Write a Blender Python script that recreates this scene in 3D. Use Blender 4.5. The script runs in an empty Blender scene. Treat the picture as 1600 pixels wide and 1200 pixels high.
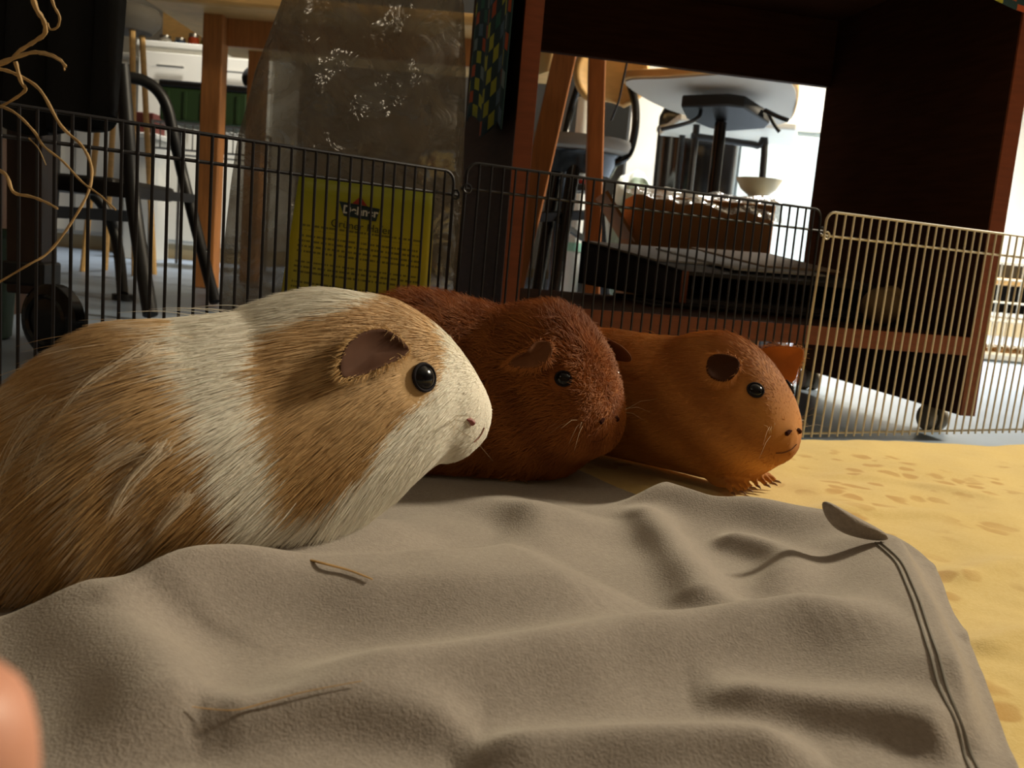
import bpy, bmesh, math, random
import numpy as np
from mathutils import Vector, Matrix
from mathutils.bvhtree import BVHTree

random.seed(7)
rng = np.random.default_rng(11)
scene = bpy.context.scene
COL = scene.collection

# ------------------------------------------------------------------ camera
F_PX, CX, CY, CAM_H = 1450.0, 800.0, 600.0, 0.21
ROLL = math.radians(4.9)
PITCH = math.radians(8.29)
fwd = Vector((0, math.cos(PITCH), -math.sin(PITCH)))
up0 = Vector((0, math.sin(PITCH), math.cos(PITCH)))
rt0 = Vector((1, 0, 0))
RGT = rt0 * math.cos(ROLL) + up0 * math.sin(ROLL)
UPV = -rt0 * math.sin(ROLL) + up0 * math.cos(ROLL)
EYE = Vector((0, 0, CAM_H))
cam_d = bpy.data.cameras.new('camera')
cam_d.sensor_width = 36.0
cam_d.lens = 36.0 * F_PX / 1600.0
cam_d.clip_start = 0.01
cam_d.clip_end = 60
cam_d.dof.use_dof = True
cam_d.dof.focus_distance = 0.60
cam_d.dof.aperture_fstop = 20.0
cam = bpy.data.objects.new('camera', cam_d)
COL.objects.link(cam)
m = Matrix.Identity(4)
for i in range(3):
    m[i][0] = RGT[i]; m[i][1] = UPV[i]; m[i][2] = -fwd[i]; m[i][3] = EYE[i]
cam.matrix_world = m
scene.camera = cam

# ------------------------------------------------------------------ world, lights, exposure
world = bpy.data.worlds.new('world')
scene.world = world
world.use_nodes = True
world.node_tree.nodes['Background'].inputs[0].default_value = (1.0, 0.80, 0.58, 1)
world.node_tree.nodes['Background'].inputs[1].default_value = 0.006
scene.view_settings.view_transform = 'Standard'
scene.view_settings.look = 'None'
scene.view_settings.exposure = 0.28
scene.view_settings.gamma = 1.0


def lamp(name, loc, power, size, color, target=None):
    d = bpy.data.lights.new(name, 'AREA')
    d.shape = 'DISK'; d.size = size; d.energy = power; d.color = color
    o = bpy.data.objects.new(name, d); COL.objects.link(o)
    o.location = loc
    if target is not None:
        o.rotation_euler = (Vector(target) - Vector(loc)).to_track_quat('-Z', 'Y').to_euler()
    return o


WARM = (1.0, 0.80, 0.55)
lamp('floor_lamp_room', (2.9, 2.15, 1.90), 130, 0.40, (1.0, 0.87, 0.65), (0.2, 0.8, 0.1))
lamp('ceiling_lamp_kitchen', (1.3, 3.4, 2.40), 90, 0.50, (1.0, 0.95, 0.87)).data.spread = math.radians(88)
lamp('ceiling_lamp_far', (-1.5, 4.6, 2.40), 13, 0.40, (1.0, 0.95, 0.87)).data.spread = math.radians(75)
lamp('fill_light_front', (-1.2, -1.0, 2.35), 3.5, 0.45, (1.0, 0.82, 0.58))  # unseen fill light added behind the camera for the near sides
try:
    scene.cycles.max_bounces = 5
    scene.cycles.diffuse_bounces = 3
    scene.cycles.glossy_bounces = 2
    scene.cycles.transparent_max_bounces = 8
except Exception:
    pass

# ------------------------------------------------------------------ pixel helpers (frame 1600 x 1200)


def ray(px, py):
    return fwd + RGT * ((px - CX) / F_PX) - UPV * ((py - CY) / F_PX)


def P(px, py, Y):
    v = ray(px, py)
    return EYE + v * (Y / v.y)


def PZ(px, py, z):
    v = ray(px, py)
    return EYE + v * ((z - CAM_H) / v.z)


def proj_np(A):
    d = np.asarray(A, float) - np.array(EYE)
    z = d @ np.array(fwd)
    return CX + F_PX * (d @ np.array(RGT)) / z, CY - F_PX * (d @ np.array(UPV)) / z


def mpp(Y):
    """metres per frame pixel at depth Y"""
    return Y / F_PX


# ------------------------------------------------------------------ materials
MATS = {}


def mat(name, col, rough=0.6, metal=0.0, spec=0.5, noise=0.0, nscale=20.0, bump=0.0, bscale=80.0,
        col2=None, transmission=0.0, sheen=0.0, stretch=None, coat=0.0, detail=4.0):
    if name in MATS:
        return MATS[name]
    mt = bpy.data.materials.new(name)
    mt.use_nodes = True
    nt = mt.node_tree
    b = nt.nodes['Principled BSDF']
    b.inputs['Base Color'].default_value = (*col, 1)
    b.inputs['Roughness'].default_value = rough
    b.inputs['Metallic'].default_value = metal
    b.inputs['Specular IOR Level'].default_value = spec
    b.inputs['Transmission Weight'].default_value = transmission
    b.inputs['Coat Weight'].default_value = coat
    if sheen:
        b.inputs['Sheen Weight'].default_value = sheen
        b.inputs['Sheen Roughness'].default_value = 0.5
    tc = nt.nodes.new('ShaderNodeTexCoord')
    src = tc.outputs['Object']
    if stretch:
        mp = nt.nodes.new('ShaderNodeMapping')
        mp.inputs['Scale'].default_value = stretch
        nt.links.new(src, mp.inputs[0]); src = mp.outputs[0]
    if noise > 0 or col2:
        n = nt.nodes.new('ShaderNodeTexNoise')
        n.inputs['Scale'].default_value = nscale
        n.inputs['Detail'].default_value = detail
        nt.links.new(src, n.inputs['Vector'])
        r = nt.nodes.new('ShaderNodeValToRGB')
        c2 = col2 if col2 else tuple(max(0, c * (1 - noise)) for c in col)
        c1 = col if col2 else tuple(min(1, c * (1 + noise)) for c in col)
        r.color_ramp.elements[0].color = (*c2, 1); r.color_ramp.elements[0].position = 0.35
        r.color_ramp.elements[1].color = (*c1, 1); r.color_ramp.elements[1].position = 0.65
        nt.links.new(n.outputs['Fac'], r.inputs[0])
        nt.links.new(r.outputs[0], b.inputs['Base Color'])
    if bump > 0:
        n2 = nt.nodes.new('ShaderNodeTexNoise')
        n2.inputs['Scale'].default_value = bscale
        n2.inputs['Detail'].default_value = 5
        nt.links.new(src, n2.inputs['Vector'])
        bp = nt.nodes.new('ShaderNodeBump')
        bp.inputs['Strength'].default_value = bump
        bp.inputs['Distance'].default_value = 0.002
        nt.links.new(n2.outputs['Fac'], bp.inputs['Height'])
        nt.links.new(bp.outputs[0], b.inputs['Normal'])
    MATS[name] = mt
    return mt


def lin(r, g, b):
    f = lambda c: (c / 255 / 12.92) if c <= 10 else ((c / 255 + 0.055) / 1.055) ** 2.4
    return (f(r), f(g), f(b))


# ------------------------------------------------------------------ mesh helpers
class MB:
    def __init__(self):
        self.v = []; self.f = []

    def add(self, vs, fs):
        n = len(self.v)
        self.v += [tuple(p) for p in vs]
        self.f += [tuple(i + n for i in q) for q in fs]
        return self

    def box(self, c, sx, sy, sz, ax=None, ay=None, az=None):
        """box centred at c with full sizes along the axes"""
        c = Vector(c)
        ax = Vector(ax) if ax is not None else Vector((1, 0, 0))
        ay = Vector(ay) if ay is not None else Vector((0, 1, 0))
        az = Vector(az) if az is not None else Vector((0, 0, 1))
        vs = []
        for k in (-.5, .5):
            for j in (-.5, .5):
                for i in (-.5, .5):
                    vs.append(c + ax * sx * i + ay * sy * j + az * sz * k)
        return self.add(vs, [(0, 2, 3, 1), (4, 5, 7, 6), (0, 1, 5, 4), (2, 6, 7, 3), (0, 4, 6, 2), (1, 3, 7, 5)])

    def tube(self, pts, r, n=8, cap=True, flat=1.0):
        pts = [Vector(p) for p in pts]
        rs = r if isinstance(r, (list, tuple)) else [r] * len(pts)
        rings = []
        t0 = (pts[1] - pts[0]).normalized()
        ref = Vector((0, 0, 1)) if abs(t0.z) < 0.9 else Vector((1, 0, 0))
        a = t0.cross(ref).normalized()
        for i, p in enumerate(pts):
            t = (pts[min(i + 1, len(pts) - 1)] - pts[max(i - 1, 0)]).normalized()
            a = (a - t * a.dot(t)).normalized()
            b = t.cross(a)
            rings.append([p + (a * math.cos(2 * math.pi * k / n) + b * flat * math.sin(2 * math.pi * k / n)) * rs[i] for k in range(n)])
        vs = [q for rg in rings for q in rg]
        fs = []
        for i in range(len(pts) - 1):
            for k in range(n):
                k2 = (k + 1) % n
                fs.append((i * n + k, i * n + k2, (i + 1) * n + k2, (i + 1) * n + k))
        if cap:
            fs.append(tuple(range(n - 1, -1, -1)))
            fs.append(tuple((len(pts) - 1) * n + k for k in range(n)))
        return self.add(vs, fs)

    def lathe(self, prof, c, n=24, axis=(0, 0, 1), cap=True):
        """prof: list of (radius, height) along axis"""
        az = Vector(axis).normalized()
        ref = Vector((1, 0, 0)) if abs(az.x) < 0.9 else Vector((0, 1, 0))
        a = az.cross(ref).normalized(); b = az.cross(a)
        c = Vector(c)
        vs = []
        for (r, h) in prof:
            for k in range(n):
                t = 2 * math.pi * k / n
                vs.append(c + az * h + (a * math.cos(t) + b * math.sin(t)) * max(r, 1e-5))
        fs = []
        for i in range(len(prof) - 1):
            for k in range(n):
                k2 = (k + 1) % n
                fs.append((i * n + k, i * n + k2, (i + 1) * n + k2, (i + 1) * n + k))
        if cap:
            fs.append(tuple(range(n - 1, -1, -1)))
            fs.append(tuple((len(prof) - 1) * n + k for k in range(n)))
        return self.add(vs, fs)

    def prism(self, poly, off):
        """poly: list of 3d points (planar), off: extrusion vector"""
        off = Vector(off)
        n = len(poly)
        vs = [Vector(p) for p in poly] + [Vector(p) + off for p in poly]
        fs = [tuple(range(n - 1, -1, -1)), tuple(range(n, 2 * n))]
        for i in range(n):
            j = (i + 1) % n
            fs.append((i, j, n + j, n + i))
        return self.add(vs, fs)

    def grid(self, fn, nu, nv):
        vs = [fn(i / nu, j / nv) for j in range(nv + 1) for i in range(nu + 1)]
        w = nu + 1
        fs = [(j * w + i, j * w + i + 1, (j + 1) * w + i + 1, (j + 1) * w + i) for j in range(nv) for i in range(nu)]
        return self.add(vs, fs)

    def sphere(self, c, r, nu=20, nv=12, ax=None, ay=None, az=None):
        """ellipsoid; r is a float or (rx, ry, rz)"""
        c = Vector(c)
        r = (r, r, r) if isinstance(r, (int, float)) else r
        ax = Vector(ax) if ax is not None else Vector((1, 0, 0))
        ay = Vector(ay) if ay is not None else Vector((0, 1, 0))
        az = Vector(az) if az is not None else Vector((0, 0, 1))
        vs = [c - az * r[2]]
        for j in range(1, nv):
            ph = -math.pi / 2 + math.pi * j / nv
            for i in range(nu):
                th = 2 * math.pi * i / nu
                vs.append(c + ax * (r[0] * math.cos(ph) * math.cos(th)) + ay * (r[1] * math.cos(ph) * math.sin(th)) + az * (r[2] * math.sin(ph)))
        vs.append(c + az * r[2])
        fs = []
        for i in range(nu):
            fs.append((0, 1 + (i + 1) % nu, 1 + i))
        for j in range(nv - 2):
            for i in range(nu):
                a = 1 + j * nu + i; b = 1 + j * nu + (i + 1) % nu
                fs.append((a, b, b + nu, a + nu))
        last = len(vs) - 1
        base = 1 + (nv - 2) * nu
        for i in range(nu):
            fs.append((base + i, base + (i + 1) % nu, last))
        return self.add(vs, fs)

    def mesh(self, name, smooth=True):
        me = bpy.data.meshes.new(name)
        me.from_pydata(self.v, [], self.f)
        bm = bmesh.new(); bm.from_mesh(me)
        bmesh.ops.recalc_face_normals(bm, faces=bm.faces)
        bm.to_mesh(me); bm.free()
        if smooth:
            me.shade_smooth()
        return me

    def build(self, name, material, parent=None, smooth=True, bevel=0.0, auto=True, solid=0.0):
        me = self.mesh(name, smooth)
        if material is not None:
            me.materials.append(material)
        o = bpy.data.objects.new(name, me)
        COL.objects.link(o)
        if solid:
            s = o.modifiers.new('solid', 'SOLIDIFY'); s.thickness = solid; s.offset = -1
        if bevel:
            b = o.modifiers.new('bevel', 'BEVEL'); b.width = bevel; b.segments = 2; b.limit_method = 'ANGLE'
        if smooth and auto:
            try:
                me.set_sharp_from_angle(angle=math.radians(40))
            except Exception:
                pass
        if parent is not None:
            parent_keep(o, parent)
        return o


def parent_keep(o, parent):
    o.parent = parent
    o.matrix_parent_inverse = Matrix.Translation(-Vector(parent.location)) if parent.type == 'EMPTY' else Matrix.Identity(4)


def tag(o, label, cat, group=None, kind=None):
    o['label'] = label; o['category'] = cat
    if group: o['group'] = group
    if kind: o['kind'] = kind
    return o


def thing(name, label, cat, loc=(0, 0, 0), group=None):
    o = bpy.data.objects.new(name, None)
    o.empty_display_size = 0.02
    o.location = loc
    COL.objects.link(o)
    return tag(o, label, cat, group)


def struct(o):
    o['kind'] = 'structure'
    return o


def smooth_poly(pts, n=8, closed=False):
    """Catmull-Rom through points (any dimension) as list of Vectors"""
    pts = [Vector(p) for p in pts]
    out = []
    N = len(pts)
    for i in range(N - 1 if not closed else N):
        p0 = pts[(i - 1) % N] if (closed or i > 0) else pts[0]
        p1 = pts[i]; p2 = pts[(i + 1) % N]
        p3 = pts[(i + 2) % N] if (closed or i + 2 < N) else pts[-1]
        for k in range(n):
            t = k / n
            out.append(0.5 * ((2 * p1) + (p2 - p0) * t + (2 * p0 - 5 * p1 + 4 * p2 - p3) * t * t + (3 * p1 - p0 - 3 * p2 + p3) * t ** 3))
    if not closed:
        out.append(pts[-1])
    return out


X, Yv, Z = Vector((1, 0, 0)), Vector((0, 1, 0)), Vector((0, 0, 1))
#@@ROOM
# ------------------------------------------------------------------ room shell
RX0, RX1, RY0, RY1, RZ = -4.2, 4.4, -2.0, 7.2, 2.5
M_wall = mat('wall_paint', lin(222, 218, 206), 0.85, noise=0.03, nscale=3, bump=0.15, bscale=200)
M_floor = mat('floor_vinyl', lin(136, 152, 172), 0.38, noise=0.06, nscale=6, bump=0.05, bscale=60)
M_wall2 = mat('brown_wallpaper', lin(120, 98, 74), 0.9, noise=.06, nscale=5)
M_ceil = mat('ceiling_paint', lin(176, 166, 150), 0.9)
struct(MB().box(((RX0 + RX1) / 2, (RY0 + RY1) / 2, -0.02), RX1 - RX0, RY1 - RY0, 0.04).build('floor', M_floor))
struct(MB().box(((RX0 + RX1) / 2, (RY0 + RY1) / 2, RZ + 0.02), RX1 - RX0, RY1 - RY0, 0.04).build('ceiling', M_ceil))
struct(MB().box(((RX0 + RX1) / 2, RY1 + 0.05, RZ / 2), RX1 - RX0 + .2, 0.1, RZ).build('wall_back', M_wall))
struct(MB().box(((RX0 + RX1) / 2, RY0 - 0.05, RZ / 2), RX1 - RX0 + .2, 0.1, RZ).build('wall_front', M_wall2))
struct(MB().box((RX0 - 0.05, (RY0 + RY1) / 2, RZ / 2), 0.1, RY1 - RY0, RZ).build('wall_left', M_wall2))
struct(MB().box((RX1 + 0.05, (RY0 + RY1) / 2, RZ / 2), 0.1, RY1 - RY0, RZ).build('wall_right', M_wall2))
M_base = mat('baseboard_wood', lin(200, 180, 140), 0.5, noise=.08, nscale=8)
struct(MB().box(((RX0 + RX1) / 2, RY1 - 0.008, 0.035), RX1 - RX0, 0.016, 0.07).build('baseboard_back', M_base))

#@@DESK
# ------------------------------------------------------------------ desk
M_desk = mat('cherry_veneer', lin(62, 39, 28), 0.6, spec=.02, noise=.16, nscale=7, stretch=(2, 2, 22), bump=.04, bscale=40)
M_edge = mat('cherry_edge_lit', lin(134, 70, 42), 0.45, noise=.10, nscale=9, stretch=(3, 3, 20))  # front edges' light put into a lighter cherry; also the box's reddish edge
DL = P(785, 450, 1.14); DR = P(1555, 450, 1.27)
dx = Vector((DR.x - DL.x, DR.y - DL.y, 0)); DW = dx.length; dx.normalize()
dy = Vector((-dx.y, dx.x, 0))
D0 = Vector((DL.x, DL.y, 0))
DD, TH, DTOP, DBOT = 0.50, 0.022, 0.66, 0.035


def dk(a, b, z):
    """desk frame: a along the front, b into the depth"""
    return D0 + dx * a + dy * b + Z * z


desk = thing('desk', 'reddish brown wooden desk on castors behind the wire fence', 'desk', dk(DW / 2, DD / 2, 0))


def dbox(name, a0, a1, b0, b1, z0, z1, mt, bevel=.0015):
    return MB().box(dk((a0 + a1) / 2, (b0 + b1) / 2, (z0 + z1) / 2), a1 - a0, b1 - b0, z1 - z0, dx, dy, Z).build(name, mt, desk, smooth=False, bevel=bevel)


for a0 in (0, DW - TH):
    sp = dbox('side_panel', a0, a0 + TH, 0.004, DD, DBOT, DTOP, M_desk)
    e = dbox('lit_edge_band', a0 - .0004, a0 + TH + .0004, 0, 0.004, DBOT, DTOP, M_edge, .0006)
    e.parent = sp
    e.matrix_parent_inverse = Matrix.Identity(4)
SH0, SH1 = 0.118, 0.143
sh = dbox('shelf', TH, DW - TH, 0.006, DD - .02, SH0, SH1, M_desk)
e = dbox('lit_edge_band', TH, DW - TH, 0.002, 0.006, SH0, SH1, M_edge, .0006)
e.parent = sh; e.matrix_parent_inverse = Matrix.Identity(4)
dbox('back_board', TH, DW - TH, DD - .018, DD, 0.545, DTOP, M_desk)
dbox('desk_top', -.012, DW + .012, -.012, DD + .012, DTOP, DTOP + .025, M_desk, .002)
M_blackp = mat('black_plastic', lin(22, 21, 20), 0.35)
M_castor = mat('castor_grey', lin(120, 112, 98), 0.45, noise=.1)
for (a, b) in ((DW - TH / 2, 0.075), (TH / 2, 0.075), (DW - TH / 2, DD - .06), (TH / 2, DD - .06)):
    c = dk(a, b, 0)
    w = MB()
    for s in (-1, 1):
        w.lathe([(.004, -.006), (.0165, -.006), (.0185, -.003), (.0185, .003), (.0165, .006), (.004, .006)], c + Z * .0185 + dy * s * .0085 * 0 + dx * s * .009, 20, dx)
    wo = w.build('castor', M_castor, desk)
    hd = MB().box(c + Z * .022, .006, .018, .022, dx, dy, Z).tube([c + Z * .025, c + Z * (DBOT + .004)], .0065, 10).build('castor_fork', M_blackp, desk)
    hd.parent = wo; hd.matrix_parent_inverse = Matrix.Identity(4)

#@@CLOTHONDESK
# tablecloth hanging over the desk: dark teal with coloured squares
def cloth_mat(name, scale, base, cols):
    mt = bpy.data.materials.new(name); mt.use_nodes = True
    nt = mt.node_tree; b = nt.nodes['Principled BSDF']
    b.inputs['Roughness'].default_value = .9
    uv = nt.nodes.new('ShaderNodeUVMap')
    mp = nt.nodes.new('ShaderNodeMapping'); mp.inputs['Scale'].default_value = (scale, scale, 1)
    nt.links.new(uv.outputs[0], mp.inputs[0])
    sep = nt.nodes.new('ShaderNodeSeparateXYZ'); nt.links.new(mp.outputs[0], sep.inputs[0])

    def mth(op, a, bb=None):
        n = nt.nodes.new('ShaderNodeMath'); n.operation = op
        for i, q in enumerate((a, bb)):
            if q is None: continue
            if isinstance(q, (int, float)): n.inputs[i].default_value = q
            else: nt.links.new(q, n.inputs[i])
        return n.outputs[0]
    fl = [mth('FLOOR', sep.outputs[i]) for i in (0, 1)]
    fr = [mth('FRACT', sep.outputs[i]) for i in (0, 1)]
    cmb = nt.nodes.new('ShaderNodeCombineXYZ'); nt.links.new(fl[0], cmb.inputs[0]); nt.links.new(fl[1], cmb.inputs[1])
    wn = nt.nodes.new('ShaderNodeTexWhiteNoise'); wn.noise_dimensions = '2D'; nt.links.new(cmb.outputs[0], wn.inputs['Vector'])
    rp = nt.nodes.new('ShaderNodeValToRGB'); rp.color_ramp.interpolation = 'CONSTANT'
    el = rp.color_ramp.elements
    el[0].position = 0; el[0].color = (*cols[0], 1)
    el[1].position = 1.0 / len(cols); el[1].color = (*cols[1], 1)
    for i in range(2, len(cols)):
        q = el.new(i / len(cols)); q.color = (*cols[i], 1)
    nt.links.new(wn.outputs['Value'], rp.inputs[0])
    inside = None
    for q in fr:
        a = mth('MULTIPLY', mth('GREATER_THAN', q, .06), mth('LESS_THAN', q, .94))
        inside = a if inside is None else mth('MULTIPLY', inside, a)
    chk = mth('MODULO', mth('ADD', fl[0], fl[1]), 2)
    chk = mth('GREATER_THAN', mth('ABSOLUTE', chk), .5)
    inside = mth('MULTIPLY', inside, chk)
    mx = nt.nodes.new('ShaderNodeMix'); mx.data_type = 'RGBA'
    mx.inputs['A'].default_value = (*base, 1)
    nt.links.new(inside, mx.inputs['Factor']); nt.links.new(rp.outputs[0], mx.inputs['B'])
    # weave
    wv = nt.nodes.new('ShaderNodeTexNoise'); wv.inputs['Scale'].default_value = 60
    nt.links.new(mp.outputs[0], wv.inputs['Vector'])
    m2 = nt.nodes.new('ShaderNodeMix'); m2.data_type = 'RGBA'; m2.blend_type = 'MULTIPLY'; m2.inputs['Factor'].default_value = .25
    nt.links.new(mx.outputs['Result'], m2.inputs['A']); nt.links.new(wv.outputs['Color'], m2.inputs['B'])
    nt.links.new(m2.outputs['Result'], b.inputs['Base Color'])
    return mt


def sheet(fn, nu, nv, name, material, parent=None, solid=.002, uvs=1.0, vs=1.0):
    me = MB().grid(fn, nu, nv).mesh(name)
    uvl = me.uv_layers.new(name='UVMap')
    co = [(i / nu * uvs, j / nv * vs) for j in range(nv + 1) for i in range(nu + 1)]
    for lp in me.loops:
        uvl.data[lp.index].uv = co[lp.vertex_index]
    me.materials.append(material)
    o = bpy.data.objects.new(name, me); COL.objects.link(o)
    if solid:
        s = o.modifiers.new('solid', 'SOLIDIFY'); s.thickness = solid; s.offset = 0
    if parent is not None: parent_keep(o, parent)
    return o


M_cloth = cloth_mat('tablecloth_squares', 16, lin(34, 66, 72), [lin(190, 190, 60), lin(90, 120, 140), lin(200, 90, 45), lin(190, 190, 60), lin(130, 150, 150), lin(50, 110, 95)])
cl = thing('tablecloth', 'dark teal tablecloth with small coloured squares hanging over the desk', 'tablecloth', dk(DW / 2, DD / 2, DTOP + .03))
ztop = DTOP + .0285
sheet(lambda u, v: dk(-.02 + (DW + .04) * u, -.02 + (DD + .03) * v, ztop), 8, 8, 'cloth_top', M_cloth, cl, .002, 1.5)


def hang_left(u, v):
    b = -.026 + .33 * u
    drop = (ztop - .345) * (1 - .12 * u - .04 * math.sin(u * 9))
    return dk(-.022 + .004 * min(1, v * 6) - .005 * math.sin(u * 14 + 1) * v, b - .004 * v, ztop - v * drop)


sheet(hang_left, 20, 20, 'side_drop', M_cloth, cl, .002, .80)


def hang_front(u, v):
    a = DW * .62 + (DW * .38 + .02) * u
    drop = .100 + .034 * u
    return dk(a, -.024 - .006 * math.sin(u * 14) * v, ztop - v * drop)


sheet(hang_front, 20, 6, 'front_drop', M_cloth, cl, .002, .75, .4)
#@@FENCE
# ------------------------------------------------------------------ wire fence
M_bwire = mat('black_wire', lin(26, 25, 30), 0.4, metal=.3)
M_wwire = mat('white_wire', lin(206, 198, 178), 0.4)


def fence_panel(label, p0, p1, zb, zt, zrail, n, mt, R=.0012, tilt=0.0, corner=.011, ends=(True, True)):
    """p0, p1: plan points; wires evenly spaced between; rounded upper corners"""
    p0 = Vector(p0); p1 = Vector(p1)
    d = (p1 - p0); L = d.length; d.normalize()
    base = (p0 + p1) / 2
    t = thing('wire_fence_panel', label, 'fence', (base.x, base.y, zb), 'wire fence panels around the run')
    tl = math.tan(tilt)

    def q(s, z):
        return Vector((p0.x + d.x * (s + (z - zb) * tl), p0.y + d.y * (s + (z - zb) * tl), z))
    # frame: one bent rod with rounded top corners
    pts = [q(0, zb)]
    for k in range(7):
        a = math.pi - k * math.pi / 12
        pts.append(q(corner + corner * math.cos(a), zt - corner + corner * math.sin(a)))
    for k in range(7):
        a = math.pi / 2 - k * math.pi / 12
        pts.append(q(L - corner + corner * math.cos(a), zt - corner + corner * math.sin(a)))
    pts.append(q(L, zb))
    MB().tube(pts, R * 1.25, 8).build('frame_rod', mt, t)
    MB().tube([q(-.004, zrail), q(L + .006, zrail)], R * 1.15, 8).build('rail', mt, t)
    MB().tube([q(0, zb + .004), q(L, zb + .004)], R * 1.15, 8).build('rail', mt, t)
    off = Vector((d.y, -d.x, 0)) * R * 1.7
    me = None
    for i in range(1, n):
        s = L * i / n
        zz = zt
        if s < corner: zz = zt - corner + math.sqrt(max(0, corner ** 2 - (corner - s) ** 2))
        if s > L - corner: zz = zt - corner + math.sqrt(max(0, corner ** 2 - (s - L + corner) ** 2))
        MB().tube([q(s, zb) + off, q(s, (zb + zz) / 2) + off, q(s, zz) + off * .3], R, 6).build('wire', mt, t)
    for s in (0, L):
        MB().tube([q(s, zrail) + Vector((d.y, -d.x, 0)) * .004 + d * (.004 * math.cos(k * .7)) + Z * (.004 * math.sin(k * .7)) for k in range(10)], R * .9, 6).build('hook', mt, t)
    return t


def flat(p): return (p.x, p.y, 0)


LZ = CAM_H + .0645
pl0 = P(-60, 310, .60); pl1 = P(702, 380, .865)
fence_panel('black wire fence panel behind the white and tan guinea pig', flat(pl0), flat(pl1), .008, LZ, LZ - .0205, 36, M_bwire, tilt=0.0)
MZ = CAM_H + .0735
pm0 = P(717, 380, .86); pm1 = P(1268, 430, 1.085)
fence_panel('black wire fence panel between the desk and the two reddish guinea pigs', flat(pm0), flat(pm1), .030, MZ, MZ - .0235, 36, M_bwire, tilt=0.01)
WZ = CAM_H + .069
pw0 = P(1262, 520, 1.035); pw1 = P(1800, 470, 1.33)
pw0.x -= .002
fence_panel('white wire fence panel standing at the edge of the yellow blanket', flat(pw0), flat(pw1), .026, WZ, WZ - .026, 48, M_wwire, tilt=0.035)
#@@BLANKETS
# ------------------------------------------------------------------ blankets
BZ = 0.040


def smin_fall(d, w):
    """0 at d<=0 rising to 1 at d>=w"""
    t = np.clip(d / w, 0, 1)
    return t * t * (3 - 2 * t)


def polyline_dist(Pxy, line):
    """signed-ish distance of points to a polyline: returns (dist, side, t along)"""
    Pxy = np.asarray(Pxy, float); line = np.asarray(line, float)
    best = np.full(len(Pxy), 1e9); side = np.zeros(len(Pxy)); tt = np.zeros(len(Pxy))
    n = len(line) - 1
    for i in range(n):
        a, b = line[i], line[i + 1]
        ab = b - a; L2 = ab @ ab
        t = np.clip(((Pxy - a) @ ab) / L2, 0, 1)
        q = a + t[:, None] * ab
        dv = Pxy - q
        dist = np.hypot(dv[:, 0], dv[:, 1])
        s = np.sign(ab[0] * dv[:, 1] - ab[1] * dv[:, 0])
        k = dist < best
        best[k] = dist[k]; side[k] = s[k]; tt[k] = (i + t[k]) / n
    return best, side, tt


def ridge(Pxy, pix, h, wback, wfront, z=BZ):
    """a fold: crest through frame points laid on the plane z; left side of travel = back"""
    line = np.array([tuple(v)[:2] for v in smooth_poly([PZ(x, y, z).to_2d().to_3d() for x, y in pix], 6)])
    d, s, t = polyline_dist(Pxy, line)
    w = np.where(s > 0, wback, wfront)
    ends = smin_fall(t, .22) * smin_fall(1 - t, .22)
    return h * np.exp(-(d / w) ** 2) * ends


def vnoise(Pxy, f, seed):
    r = np.random.default_rng(seed)
    out = np.zeros(len(Pxy))
    for k in range(7):
        a = r.uniform(0, 2 * math.pi); ff = f * r.uniform(.6, 1.5); ph = r.uniform(0, 6.28)
        out += np.sin((Pxy[:, 0] * math.cos(a) + Pxy[:, 1] * math.sin(a)) * ff + ph)
    return out / 7


FOOT = [([(-.23, .434), (-.10, .512), (-.06, .535)], .075), ([(-.11, .706), (-.04, .713), (.015, .702), (.05, .68)], .066), ([(.0, .83), (.08, .80), (.15, .75), (.185, .715)], .062)]


def press(Pxy, z, level):
    """cloth pressed flat under the animals"""
    for line, r in FOOT:
        d, s_, t_ = polyline_dist(Pxy, line)
        k = 1 - smin_fall(d - r * .72, r * .5)
        z = z * (1 - k) + level * k
    return z


GREY_RIDGES = [
    # crest pixels, height, back width, front width
    ([(90, 935), (300, 935), (480, 945), (700, 955), (860, 945), (960, 925)], .013, .085, .032),
    ([(330, 1125), (600, 1098), (850, 1062), (1050, 1028), (1250, 1004), (1410, 1015)], .014, .024, .022),
    ([(1070, 1105), (1250, 1128), (1400, 1155), (1510, 1190)], .008, .018, .010),
    ([(700, 1215), (900, 1195), (1100, 1190), (1300, 1200)], .008, .014, .012),
    ([(300, 1170), (520, 1150), (760, 1165)], .006, .014, .010),
    ([(100, 945), (160, 1010), (240, 1100), (290, 1210)], .012, .020, .030),
    ([(985, 800), (1030, 850), (1085, 930), (1110, 985)], .009, .016, .016),
    ([(1100, 850), (1180, 870), (1225, 900), (1200, 960)], .007, .016, .014),
    ([(930, 768), (1080, 800), (1250, 832), (1390, 846)], .012, .016, .030),
    ([(1375, 850), (1415, 930), (1460, 1040), (1505, 1190)], .014, .016, .045),
    ([(520, 880), (660, 850), (800, 825), (900, 800)], .008, .035, .035),
]


def grey_z(Pxy):
    z = np.full(len(Pxy), BZ + .002)
    for r in GREY_RIDGES:
        z = z + 1.3 * ridge(Pxy, *r)
    z = z + .0020 * vnoise(Pxy, 45, 3) + .0009 * vnoise(Pxy, 110, 4)
    z = press(Pxy, z, BZ - .0005)
    z = z + ridge(Pxy, [(700, 770), (620, 795), (560, 814), (480, 832), (400, 852), (330, 882), (270, 908), (215, 930), (150, 965)][::-1], .013, .010, .036, BZ + .014)
    return z


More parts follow.
